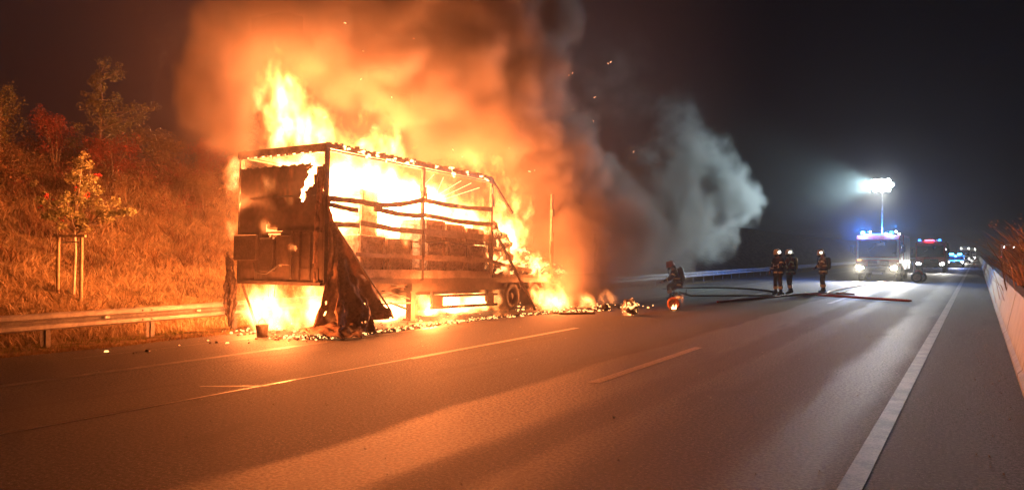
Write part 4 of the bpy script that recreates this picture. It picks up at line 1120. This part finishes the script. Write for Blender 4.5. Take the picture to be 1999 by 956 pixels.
    for s in 'lr':
        ring(jk, J['s' + s], J['e' + s], .42, .64, .084, M_band); ring(jk, J['e' + s], J['h' + s], .45, .62, .068, M_band)
        ring(ts, J['k' + s], J['a' + s], .34, .62, .091, M_band)
        sg = -1 if s == 'l' else 1
        mb = MB(); mb.bar(lerp3(J['s' + s], (0, .16, J['s' + s][2]), .35), tuple(Vector(lerp3(J['pel'], J['chest'], .3)) + Vector((sg * .11, .155, 0))), .035, .02); mb.build('shoulder_strap', M_silver, jk)
        a = J['a' + s]; k = J['k' + s]
        z0 = a[2] - .09
        bt = skin_obj('boot', [(a[0], a[1], a[2], .062), (*lerp3(a, k, .38), .072), (a[0], a[1] + .10, z0 + .055, (.05, .045)), (a[0], a[1] + .20, z0 + .045, (.045, .036)), (a[0], a[1] - .05, z0 + .045, .045)],
                 [(0, 1), (0, 2), (2, 3), (0, 4)], M_boot, root, 1)
        skin_obj('glove', [(*lerp3(J['e' + s], J['h' + s], .80), .043), (*J['h' + s], .038), (*(Vector(J['h' + s]) + (Vector(J['h' + s]) - Vector(J['e' + s])).normalized() * .07), (.044, .026))], [(0, 1), (1, 2)], M_glove, root, 1)
    # helmet with brim and neck guard
    hm = MB(); c = hd + up * .055
    q = Vector((0, 0, 1)).rotation_difference(Vector((up.x * .6, up.y * .6, 1)).normalized()).to_matrix()
    tmp = MB(); tmp.lathe([(.001, .155), (.06, .148), (.10, .12), (.128, .07), (.138, .01), (.142, -.02), (.165, -.045), (.160, -.05), (.135, -.03)], (0, 0, 0), 'Z', 20)
    tmp.bevbox((0, .0, .13), (.03, .22, .05), .01)
    hm.add([tuple(q @ Vector((v[0], v[1] * 1.12, v[2])) + c) for v in tmp.v], tmp.f, True)
    ho = hm.build('helmet', helm or M_helm, root)
    MB().add([tuple(q @ Vector(v) + c) for v in ((-.09, .13, .02), (.09, .13, .02), (.075, .165, -.06), (-.075, .165, -.06), (-.09, .12, .02), (.09, .12, .02), (.075, .155, -.06), (-.075, .155, -.06))],
             [(0, 1, 2, 3), (7, 6, 5, 4), (0, 3, 7, 4), (1, 5, 6, 2), (0, 4, 5, 1), (3, 2, 6, 7)]).build('visor', M_visor, ho)
    MB().add([tuple(q @ Vector(v) + c) for v in ((-.12, -.10, -.03), (.12, -.10, -.03), (.13, -.10, -.17), (-.13, -.10, -.17), (-.12, -.14, -.03), (.12, -.14, -.03), (.12, -.15, -.17), (-.12, -.15, -.17))],
             [(0, 1, 2, 3), (7, 6, 5, 4), (0, 3, 7, 4), (1, 5, 6, 2), (0, 4, 5, 1), (3, 2, 6, 7)]).build('neck_guard', M_jacket, ho)
    if torch:
        MB().lathe([(.001, .04), (.022, .04), (.022, -.04), (.001, -.04)], tuple(c + Vector((torch * .155, .03, .03))), 'Y', 10).build('helmet_torch', M_torch, ho)
    # breathing apparatus on the back
    sp_ = (Vector(J['chest']) - Vector(J['pel'])).normalized(); back = Vector((0, -1, 0)) - sp_ * Vector((0, -1, 0)).dot(sp_); back.normalize()
    b0 = Vector(J['pel']) + sp_ * .06 + back * .25; b1 = b0 + sp_ * .44
    MB().tube([b0 - sp_ * .03, b0, b0 + sp_ * .02, b1 - sp_ * .03, b1, b1 + sp_ * .04], [.03, .055, .082, .082, .055, .025], 14).build('air_cylinder', cyl or M_cyl_dark, root)
    MB().bar(b0 - back * .09, b1 - back * .09, .26, .03).build('back_plate', M_glove, root)
    MB().tube([b0 - sp_ * .02, b0 + Vector((.2, .12, -.05)), b0 + Vector((.24, .3, .1)), tuple(Vector(J['chest']) + Vector((.1, .2, 0))), tuple(hd + Vector((.02, .12, -.08)))], .014, 7).build('air_hose', M_glove, root)
    MB().ball(tuple(hd + Vector((0, .075, -.045))), (.07, .055, .075), 12, 8).build('breathing_mask', M_glove, root)
    return root

firefighter((-9.2, 26.0, 0), R(118), dict(pel=(0, -.10, .60), chest=(0, -.02, .92), neck=(0, .05, 1.08), head=(0, .11, 1.19),
            sl=(-.20, -.01, 1.02), sr=(.20, -.01, 1.02), el=(-.27, .14, .78), er=(.29, .10, .78), hl=(-.13, .36, .70), hr=(.13, .32, .66),
            pl=(-.10, -.14, .56), pr=(.10, -.16, .56), kl=(-.15, .26, .52), kr=(.16, .12, .30), al=(-.15, .10, .10), ar=(.16, -.28, .12)),
            'firefighter crouching in the smoke, alone behind the burning drum', helm=M_helm_red, trousers=M_jacket, torch=1)
firefighter((-6.8, 31.4, 0), R(150), dict(el=(-.26, .10, 1.16), hl=(-.12, .32, 1.12), er=(.28, -.02, 1.15), hr=(.28, .12, .93)),
            'firefighter with orange-lit helmet on the red hose, left one of the standing pair', torch=-1, cyl=M_cyl_dark)
firefighter((-6.55, 32.5, 0), R(128), dict(el=(-.27, .12, 1.16), hl=(-.14, .34, 1.05), er=(.27, .10, 1.15), hr=(.14, .33, 1.0), kl=(-.12, .08, .5), al=(-.13, .08, .09), ar=(.13, -.12, .09)),
            'firefighter with rust-coloured jacket and bright lamp, right one of the standing pair', jacket=M_rust, torch=-1, cyl=M_cyl)
firefighter((-5.55, 34.1, 0), R(112), dict(el=(-.24, .12, 1.18), hl=(-.08, .30, 1.05), er=(.24, .12, 1.18), hr=(.08, .30, 1.05), head=(0, .06, 1.62)),
            'firefighter standing alone between the pair and the nearest fire engine', jacket=M_tan, helm=M_helm, torch=-1, trousers=M_jacket)

# ------------------------------------------------------------------ hoses
M_hose = material('red_hose', (0.26, 0.035, 0.035), .6, scale=4, col2=(.14, .022, .025), bump=.004)
M_hose_d = material('dark_hose', (0.07, 0.055, 0.05), .6, scale=4)
def smooth_path(P, n=10):
    P = [Vector(p) for p in P]; out = []
    for i in range(len(P) - 1):
        p0 = P[max(i - 1, 0)]; p1 = P[i]; p2 = P[i + 1]; p3 = P[min(i + 2, len(P) - 1)]
        for k in range(n):
            t = k / n
            out.append(0.5 * ((2 * p1) + (p2 - p0) * t + (2 * p0 - 5 * p1 + 4 * p2 - p3) * t * t + (3 * p1 - p0 - 3 * p2 + p3) * t ** 3))
    return out + [P[-1]]
def hose(pts, r, mat, **k):
    o = MB().tube(smooth_path([(x, y, r) for x, y in pts]), r, 8).build('fire_hose', mat, **k)
    return o
hose([(-7.45, 25.3), (-7.0, 27.3), (-6.55, 29.2), (-6.3, 30.6), (-6.0, 32.0), (-5.6, 32.8), (-4.9, 33.3), (-4.2, 33.0)], .034, M_hose, label='red hose running from the orange-lit asphalt past the feet of the standing pair', cat='hose')
hose([(-6.1, 33.2), (-5.85, 32.2), (-5.0, 31.4), (-3.9, 30.7), (-2.9, 30.0), (-2.1, 29.45), (-2.05, 29.75), (-3.0, 30.3), (-4.3, 31.3), (-5.2, 32.9), (-5.4, 36.5), (-5.0, 44.0), (-4.6, 50.0)], .034, M_hose, label='red hose bent back on itself, reaching furthest right across the lanes', cat='hose')
h3 = hose([(-9.45, 28.6), (-8.6, 29.2), (-7.6, 29.9), (-6.8, 30.5), (-6.2, 30.9), (-5.3, 31.8), (-4.9, 33.6), (-4.9, 36)], .026, M_hose_d, label='thin dark hose stretched from the nozzle behind the bending firefighter to the pair', cat='hose')
MB().tube([(-9.45, 28.6, .03), (-9.62, 28.5, .08), (-9.85, 28.4, .16)], [.035, .045, .03], 8).build('nozzle', M_galv_post, h3)
MB().tube([(-9.62, 28.5, .08), (-9.6, 28.48, .26)], .02, 6).build('handle', M_boot, h3)
hose([(-12.4, 33.5), (-11.2, 35.6), (-9.8, 36.0), (-8.2, 34.6), (-7.2, 33.0), (-6.7, 31.9)], .035, M_hose_d, label='dark hose curving across the far shoulder behind the standing pair', cat='hose')
# ------------------------------------------------------------------ fire engines and the queue behind them
M_red = material('fire_engine_red', (0.42, 0.022, 0.018), .3, scale=1.2, col2=(.40, .03, .022), var=.1)
M_black = material('black_trim', (.02, .02, .022), .45, scale=6)
M_white = material('white_paint', (.72, .72, .70), .35, scale=3, var=.08)
M_grey = material('grey_bumper', (.16, .16, .165), .5, scale=4)
M_tyre = material('tyre_rubber', (.025, .025, .025), .85, scale=14)
M_rimr = material('painted_rim', (.62, .50, .48), .45, .2, scale=8)
M_stripe = material('reflective_stripe', (.95, .50, .12), .25, scale=20)
M_chrome = material('bright_metal', (.75, .75, .75), .25, .9, scale=5)
def glass_material():
    m = bpy.data.materials.new('dark_windscreen'); m.use_nodes = True
    t = NT(m.node_tree); p = m.node_tree.nodes['Principled BSDF']
    tc = t.n('ShaderNodeTexCoord').outputs['Object']
    t.put(p.inputs['Base Color'], t.mix(t.noise(tc, 2.0, 3), (.012, .014, .02), (.03, .032, .045)))
    p.inputs['Roughness'].default_value = .08; p.inputs['Specular IOR Level'].default_value = .8
    return m
M_glass = glass_material()
E_head = emitter('headlight_glow', (1.0, .90, .62), 160)
E_head2 = emitter('headlight_glow_white', (1.0, .95, .88), 110)
E_blue = emitter('blue_beacon_glow', (.03, .30, 1.0), 90)
E_bluedim = emitter('blue_beacon_dim', (.03, .22, 1.0), 7)
E_work = emitter('work_lamp_glow', (.85, .92, 1.0), 30)
E_mast = emitter('mast_flood_glow', (.86, 1.0, .95), 120)
E_orange = emitter('indicator_glow', (1, .35, .05), 5)
E_redl = emitter('tail_glow', (1, .06, .10), 16)
BLUE = (.025, .20, 1.0)

def slab(mb, prof, x0, x1):
    n = len(prof)
    return mb.add([(x, y, z) for x in (x0, x1) for y, z in prof], [tuple(range(n)), tuple(range(n, 2 * n))[::-1]] + [(i, n + i, n + (i + 1) % n, (i + 1) % n) for i in range(n)])

def fire_engine(loc, label, scale=1.0, glow=1.0, dim=False):
    root = empty('fire_engine', loc, (0, 0, 0), label=label, cat='fire engine', group='fire engines facing the fire')
    root.scale = (scale,) * 3
    bm = MB(); slab(bm, [(0, .62), (-.02, 1.30), (.04, 1.38), (.20, 2.52), (.34, 2.72), (.6, 2.78), (2.55, 2.78), (2.55, .62)], -1.2, 1.2)
    cabin = bm.build('cab', M_red, root); bv = cabin.modifiers.new('b', 'BEVEL'); bv.width = .05; bv.segments = 2; bv.limit_method = 'ANGLE'
    # windscreen standing proud of the cab front, and its pillars
    def fr(x0, z0, x1, z1, off=.02):
        y = lambda z: .04 + (z - 1.38) * .14 - off
        return [(x0, y(z0), z0), (x1, y(z0), z0), (x1, y(z1), z1), (x0, y(z1), z1)]
    def plate(vs, th=.02): 
        return MB().add(vs + [(a, b + th, c) for a, b, c in vs], [(0, 1, 2, 3), (7, 6, 5, 4), (0, 4, 5, 1), (1, 5, 6, 2), (2, 6, 7, 3), (3, 7, 4, 0)])
    plate(fr(-1.08, 1.44, 1.08, 2.42)).build('windscreen', M_glass, root)
    for s in (-1, 1):
        p = fr(s * 1.10 - .05, 1.40, s * 1.10 + .05, 2.48, .03); plate(p, .06).build('pillar', M_white if not dim else M_red, root)
        MB().bar((s * .25 - .1, .0, 1.47), (s * .6, .04, 1.95), .015).build('wiper', M_black, root)
        mr = MB().bevbox((s * 1.42, -.08, 1.95), (.20, .08, .42), .03).bar((s * 1.18, 0, 2.2), (s * 1.42, -.06, 2.1), .03).bar((s * 1.18, .05, 1.6), (s * 1.42, -.06, 1.72), .03)
        mr.build('mirror', M_black, root)
        d = MB().box((s * 1.21, .92, 1.65), (.02, .75, 1.7)); dd = d.build('door', M_red, root)
        MB().box((s * 1.225, .92, 2.02), (.015, .62, .66)).build('window', M_glass, dd)
        MB().box((s * 1.235, 1.2, 1.5), (.02, .16, .04)).build('handle', M_black, dd)
        d = MB().box((s * 1.21, 1.92, 1.65), (.02, .8, 1.7)); dd = d.build('door', M_red, root)
        MB().box((s * 1.225, 1.92, 2.02), (.015, .62, .66)).build('window', M_glass, dd)
    MB().bevbox((0, -.03, 1.34), (2.36, .06, .10), .015).build('front_ledge', M_white if not dim else M_red, root)
    g = MB().bevbox((.05, -.03, 1.04), (1.15, .05, .36), .03).build('grille', M_black, root)
    for k in range(5): MB().box((.05, -.062, .92 + k * .06), (1.02, .014, .018)).build('slat', M_black if k % 2 else M_chrome, g)
    MB().lathe([(.001, -.02), (.07, -.02), (.08, 0), (.001, 0)], (.05, -.06, 1.16), 'Y', 16).build('round_emblem', M_chrome, root)
    bp = MB().bevbox((0, -.10, .66), (2.48, .34, .42), .05).build('bumper', M_grey if not dim else M_black, root)
    MB().bevbox((0, -.28, .60), (.9, .03, .16), .01).build('lower_grille', M_black, bp)
    MB().box((0, -.285, .48), (.52, .012, .11)).build('number_plate', M_white, bp)
    for s in (-1, 1):
        h = MB().bevbox((s * .92, -.27, .80), (.46, .05, .26), .03).build('headlight', M_black, root)
        MB().lathe([(.001, -.03), (.09, -.025), (.105, 0), (.001, .0)], (s * .98, -.295, .81), 'Y', 18).build('lens', E_head if not dim else E_head2, h)
        MB().lathe([(.001, -.02), (.05, -.02), (.06, 0), (.001, 0)], (s * .80, -.295, .79), 'Y', 14).build('lens', E_head if not dim else E_head2, h)
        for y in (1.25, 5.4):
            wheel(root, (s * 1.05, y, .5), .5, .30, M_tyre, M_rimr, s)
            a = MB(); pts = [(y + .58 * math.cos(R(t_)), .5 + .58 * math.sin(R(t_))) for t_ in range(0, 181, 15)]
            vs = []
            for (yy, zz) in pts: vs += [(s * 1.0, yy, zz), (s * 1.26, yy, zz)]
            a.add(vs, [(2 * i, 2 * i + 1, 2 * i + 3, 2 * i + 2) for i in range(len(pts) - 1)], True).build('wheel_arch', M_black, root)
    if not dim:
        for z in (1.0, 1.12, 1.22): MB().bar((-1.14, -.04, z), (-.72, -.04, z + .03), .045, .01).build('reflective_stripe', M_stripe, root)
        MB().box((-1.0, -.045, 1.26), (.22, .02, .05)).build('indicator', E_orange, root)
        MB().box((.18, .09, 2.22), (.42, .012, .17), rx=-.14).build('windscreen_sign', M_white, root)
    # body with roller shutters
    b = MB().bevbox((0, 5.1, 1.72), (2.46, 4.9, 2.2), .04).build('body', M_red, root)
    MB().box((0, 4.2, .58), (1.0, 7.0, .26)).build('chassis', M_black, root)
    for s in (-1, 1):
        for y in (3.45, 5.1, 6.75): MB().box((s * 1.24, y, 1.95), (.02, 1.35, 1.45)).build('roller_shutter', M_grey, b)
        MB().box((s * 1.245, 5.1, 1.12), (.012, 4.7, .12)).build('reflective_stripe', M_white, b)
    ld = MB()
    for s in (-.25, .25): ld.bar((s + .3, 3.0, 2.95), (s + .3, 7.2, 3.0), .05)
    for k in range(14): ld.bar((.05, 3.1 + .3 * k, 2.96), (.55, 3.1 + .3 * k, 2.96), .03)
    ld.build('roof_ladder', M_chrome, root)
    MB().bevbox((0, .72, 2.82), (1.5, .30, .07), .02).build('roof_bar', M_white, root)
    for s, em in ((-.88, E_blue if not dim else E_bluedim), (.72, E_bluedim)):
        q = MB().lathe([(.001, 0), (.13, 0), (.13, .05), (.11, .06), (.001, .06)], (s, .72, 2.80), 'Z', 16).build('beacon', M_black, root)
        MB().lathe([(.11, .06), (.115, .12), (.10, .20), (.05, .235), (.001, .24)], (s, .72, 2.80), 'Z', 16).build('dome', em, q)
    for x, z in (((-.42, 2.98), (.44, 2.86), (.98, 2.98), (1.16, 2.84)) if not dim else ((1.2, 2.1),)):
        q = MB().bevbox((x, .40, z), (.14, .10, .10), .02).build('work_lamp', M_black, root)
        MB().lathe([(.001, -.03), (.045, -.03), (.055, 0), (.001, 0)], (x, .35, z), 'Y', 12).build('lens', E_work, q)
    return root

fe1 = fire_engine((-5.15, 50.6, 0), 'nearest red fire engine with headlights on and a tall floodlight mast raised')
for s in (-1, 1):
    lamp('headlight_beam', 'SPOT', (s * .98, -.45, .81), 3800, (1, .88, .62), .10, None, fe1, spot_size=R(64), spot_blend=.9).rotation_euler = (R(90 - 4.5), 0, R(180))
    lamp('work_beam', 'SPOT', (s * .8, .25, 2.95), 150, (.8, .9, 1), .05, None, fe1, spot_size=R(90), spot_blend=.6).rotation_euler = (R(75), 0, R(180))
lamp('beacon_light', 'POINT', (-.88, .40, 3.10), 2400, BLUE, .08, None, fe1)
lamp('beacon_light', 'POINT', (.72, .40, 3.1), 900, (.03, .3, 1), .08, None, fe1)
# mast with its flood head (part of the engine)
ms = MB().tube([(.15, 1.3, 2.8), (.15, 1.3, 4.2)], .04, 10).tube([(.15, 1.3, 4.2), (.15, 1.3, 5.85)], .026, 10).build('light_mast', M_chrome, fe1)
MB().bar((-.62, 1.3, 5.86), (.92, 1.3, 5.86), .05, .05).build('cross_arm', M_chrome, ms)
for j, cols in enumerate((3, 4, 3)):
    for i in range(cols):
        x = .15 + .36 * (i - (cols - 1) / 2); z = 5.62 + .27 * j
        q = MB().bevbox((x, 1.25, z), (.34, .14, .25), .03, rot=(R(12), 0, 0)).build('floodlight', M_black, fe1)
        MB().lathe([(.001, -.05), (.08, -.04), (.115, -.01), (.125, 0), (.001, 0)], (x, 1.172, z - .02), 'Y', 18).build('lens', E_mast, q)
lamp('mast_flood', 'SPOT', (.15, 1.0, 5.86), 5200, (.97, 1.0, .86), .3, None, fe1, spot_size=R(92), spot_blend=.8).rotation_euler = (R(60), 0, R(180 - 16))
lamp('mast_flood_left', 'SPOT', (.0, 1.0, 5.86), 34000, (.58, .92, 1.0), .2, None, fe1, spot_size=R(42), spot_blend=1.0).rotation_euler = (R(87), 0, R(180 - 25))
lamp('mast_flood_side', 'POINT', (.15, .7, 6.0), 160, (.95, 1.0, .9), .25, None, fe1)

fe2 = fire_engine((-3.45, 74.5, 0), 'second fire engine, darker, parked right of and behind the nearest one', .96, dim=True)
for s in (-1, 1):
    lamp('headlight_beam', 'SPOT', (s * .98, -.45, .81), 1200, (1, .95, .85), .10, None, fe2, spot_size=R(60), spot_blend=.9).rotation_euler = (R(90 - 3), 0, R(180))
MB().box((-.1, .5, 2.93), (.7, .2, .07)).build('red_roof_light', E_redl, fe2)

# wheeled hose reel beside the nearest engine
hr = empty('hose_reel_cart', (-2.95, 48.9, 0), (0, 0, R(4)), label='two-wheeled hose reel cart with pale rims standing right of the nearest fire engine', cat='hose reel')
for s in (-1, 1):
    ty = MB().lathe([(.20, -.06), (.29, -.06), (.31, -.03), (.31, .03), (.29, .06), (.20, .06), (.19, 0), (.20, -.06)], (.22 if s > 0 else 0, s * .36, .31), 'Y', 22).build('wheel', M_tyre, hr)
    MB().lathe([(.195, s * -.0 - .05), (.17, -.04), (.12, -.02), (.10, -.05), (.05, -.06), (.001, -.06)], (.22 if s > 0 else 0, s * .36, .31), 'Y', 20).build('rim', M_rimr, ty)
MB().lathe([(.001, -.26), (.24, -.26), (.24, -.24), (.09, -.22), (.09, .22), (.24, .24), (.24, .26), (.001, .26)], (.08, 0, .48), 'Y', 18).build('reel', M_red, hr)
MB().lathe([(.2, -.2), (.215, -.1), (.2, 0), (.215, .1), (.2, .2)], (.08, 0, .48), 'Y', 18).build('wound_hose', M_hose, hr)
MB().tube([(-.1, -.28, .45), (-.22, -.28, 1.25), (-.22, .28, 1.25), (-.1, .28, .45)], .018, 8).build('handle', M_chrome, hr)
MB().bevbox((-.12, -.3, .95), (.10, .08, .42), .02).build('side_case', M_white, hr)

def van(loc, label, cat, kind, col, rz=0, group=None, blue=False, head=True, tail=False):
    """small far vehicles: car, van or lorry, front at -y"""
    root = empty({'car': 'car', 'van': 'van', 'lorry': 'lorry'}[kind], loc, (0, 0, rz), label=label, cat=cat, group=group)
    if kind == 'car':
        P = [(0, .35), (0, .72), (.9, .92), (1.55, 1.42), (3.3, 1.45), (4.2, 1.0), (4.5, .95), (4.5, .35)]; w_ = .9; ws = ((.98, .97), (1.52, 1.38)); hz = .68; wy = (.85, 3.6); wr = .32
    elif kind == 'van':
        P = [(0, .4), (0, .95), (.75, 1.2), (1.35, 2.1), (5.2, 2.2), (5.3, .4)]; w_ = 1.0; ws = ((.80, 1.26), (1.30, 2.0)); hz = .8; wy = (.95, 4.2); wr = .35
    else:
        P = [(0, .5), (-.03, 1.5), (.12, 2.9), (.5, 3.15), (2.1, 3.3), (2.1, .5)]; w_ = 1.22; ws = ((-.04, 1.6), (.09, 2.6)); hz = .75; wy = (1.3, 4.5); wr = .5
    b = slab(MB(), P, -w_, w_).build('body', col, root); bv = b.modifiers.new('b', 'BEVEL'); bv.width = .05; bv.segments = 2; bv.limit_method = 'ANGLE'
    (y0, z0), (y1, z1) = ws; ww = w_ * .86
    MB().add([(-ww, y0 - .03, z0 + .02), (ww, y0 - .03, z0 + .02), (ww * .92, y1 - .03, z1 + .02), (-ww * .92, y1 - .03, z1 + .02)], [(0, 1, 2, 3)]).build('windscreen', M_glass, root).modifiers.new('t', 'SOLIDIFY').thickness = .015
    MB().bevbox((0, -.05, .48), (w_ * 1.96, .16, .22), .03).build('bumper', M_black, root)
    MB().box((0, -.04, hz), (w_ * .9, .04, .16)).build('grille', M_black, root)
    for s in (-1, 1):
        if kind == 'car': MB().add([(s * (w_ + .004), 1.15, 1.0), (s * (w_ + .004), 1.62, 1.36), (s * (w_ + .004), 3.2, 1.38), (s * (w_ + .004), 3.9, 1.02)], [(0, 1, 2, 3)]).build('window', M_glass, root)
        else: MB().add([(s * (w_ + .004), y1 + .05, z0 + .1), (s * (w_ + .004), y1 + .1, z1 - .05), (s * (w_ + .004), y1 + .8, z1 - .05), (s * (w_ + .004), y1 + .8, z0 + .1)], [(0, 1, 2, 3)]).build('window', M_glass, root)
        h = MB().bevbox((s * w_ * .78, -.03, hz), (.34, .06, .18), .02).build('headlight', M_black, root)
        if head: MB().lathe([(.001, -.03), (.08, -.025), (.09, 0), (.001, 0)], (s * w_ * .78, -.06, hz), 'Y', 14).build('lens', E_head2, h)
        for y in wy: wheel(root, (s * (w_ - .13), y, wr), wr, .22, M_tyre, M_rimr, s)
        MB().bevbox((s * (w_ + .14), 1.1, z0 + .15), (.2, .1, .16 if kind == 'car' else .3), .02).build('mirror', M_black, root)
    if kind == 'lorry':
        MB().bevbox((0, 8.6, 2.35), (2.5, 12.4, 2.9), .03).build('box_body', M_white, root)
        MB().box((0, 8.0, .7), (1.1, 11.5, .25)).build('chassis', M_black, root)
        for y in (10.5, 11.8, 13.1):
            for s in (-1, 1): wheel(root, (s * 1.05, y, .5), .5, .3, M_tyre, M_rimr, s)
        for s in (-1, 1):
            q = MB().bevbox((s * .95, .1, 3.2), (.2, .12, .14), .02).build('roof_lamp', M_black, root)
            MB().lathe([(.001, -.03), (.09, -.03), (.11, 0), (.001, 0)], (s * .95, .03, 3.2), 'Y', 12).build('lens', E_head2, q)
        if tail:
            for s in (-1, 1): MB().box((s * 1.0, 14.82, 3.65), (.4, .03, .16)).build('tail_light', E_redl, root)
            for s in (-1, 1): MB().box((s * 1.0, 14.82, .9), (.4, .03, .16)).build('tail_light', E_redl, root)
    if blue:
        q = MB().bevbox((0, 1.9, 1.50 if kind == 'car' else 2.22), (1.3, .3, .10), .02).build('light_bar', M_black, root)
        z = 1.50 if kind == 'car' else 2.22
        for s in (-1, 1): MB().bevbox((s * .42, 1.9, z + .1), (.42, .26, .12), .03).build('dome', E_blue, q)
    return root
Q = 'vehicles queueing far behind the fire engines'
v3 = van((-2.2, 103, 0), 'white emergency car with glowing blue light bar far behind the second engine', 'emergency car', 'car', M_white, group=Q, blue=True)
lamp('beacon_light', 'POINT', (0, 1.6, 1.75), 900, BLUE, .1, None, v3)
lamp('headlight_beam', 'SPOT', (0, -.3, .7), 800, (1, .95, .9), .1, None, v3, spot_size=R(60), spot_blend=.9).rotation_euler = (R(87), 0, R(180))
v4 = van((-5.6, 118, 0), 'red van in the middle lane, left of the blue-lit emergency car', 'van', 'van', M_red, group=Q)
v5 = van((-1.95, 150, 0), 'white van with dazzling headlights, nearest of the queue behind the emergency car', 'van', 'van', M_white, group=Q)
lamp('headlight_beam', 'SPOT', (0, -.3, .8), 3000, (1, .93, .8), .15, None, v5, spot_size=R(50), spot_blend=.9).rotation_euler = (R(88), 0, R(180))
v6 = van((-2.3, 185, 0), 'car with dazzling headlights directly behind the white van of the queue', 'car', 'car', M_black, group=Q)
v7 = van((-3.0, 255, 0), 'lorry with two white roof lamps rising over the queue', 'lorry', 'lorry', M_white, group=Q)
v8 = van((-1.6, 330, 0), 'furthest lorry of the queue, its lamps close to the vanishing point', 'lorry', 'lorry', M_white, group=Q)
v9 = van((-1.2, 215, 0), 'car squeezed beside the barrier far down the queue', 'car', 'car', M_white, group=Q)
lamp('headlight_beam', 'SPOT', (0, -.3, .8), 3000, (1, .95, .85), .2, None, v9, spot_size=R(50), spot_blend=.9).rotation_euler = (R(88), 0, R(180))
van((6.2, 205, 0), 'lorry driving away on the opposite carriageway with red tail lights', 'lorry', 'lorry', M_red, rz=0, tail=True, head=False)

# ------------------------------------------------------------------ night haze
hz_m = bpy.data.materials.new('night_haze'); hz_m.use_nodes = True
nt = hz_m.node_tree; nt.nodes.clear()
pv = nt.nodes.new('ShaderNodeVolumePrincipled'); ho = nt.nodes.new('ShaderNodeOutputMaterial')
pv.inputs['Color'].default_value = (.9, .9, .92, 1); pv.inputs['Density'].default_value = HAZE; pv.inputs['Anisotropy'].default_value = .72
nt.links.new(pv.outputs[0], ho.inputs['Volume'])
MB().box((0, 425, 11.75), (860, 1000, 25.5)).build('haze', hz_m, kind='stuff', label='thin smoky night haze')
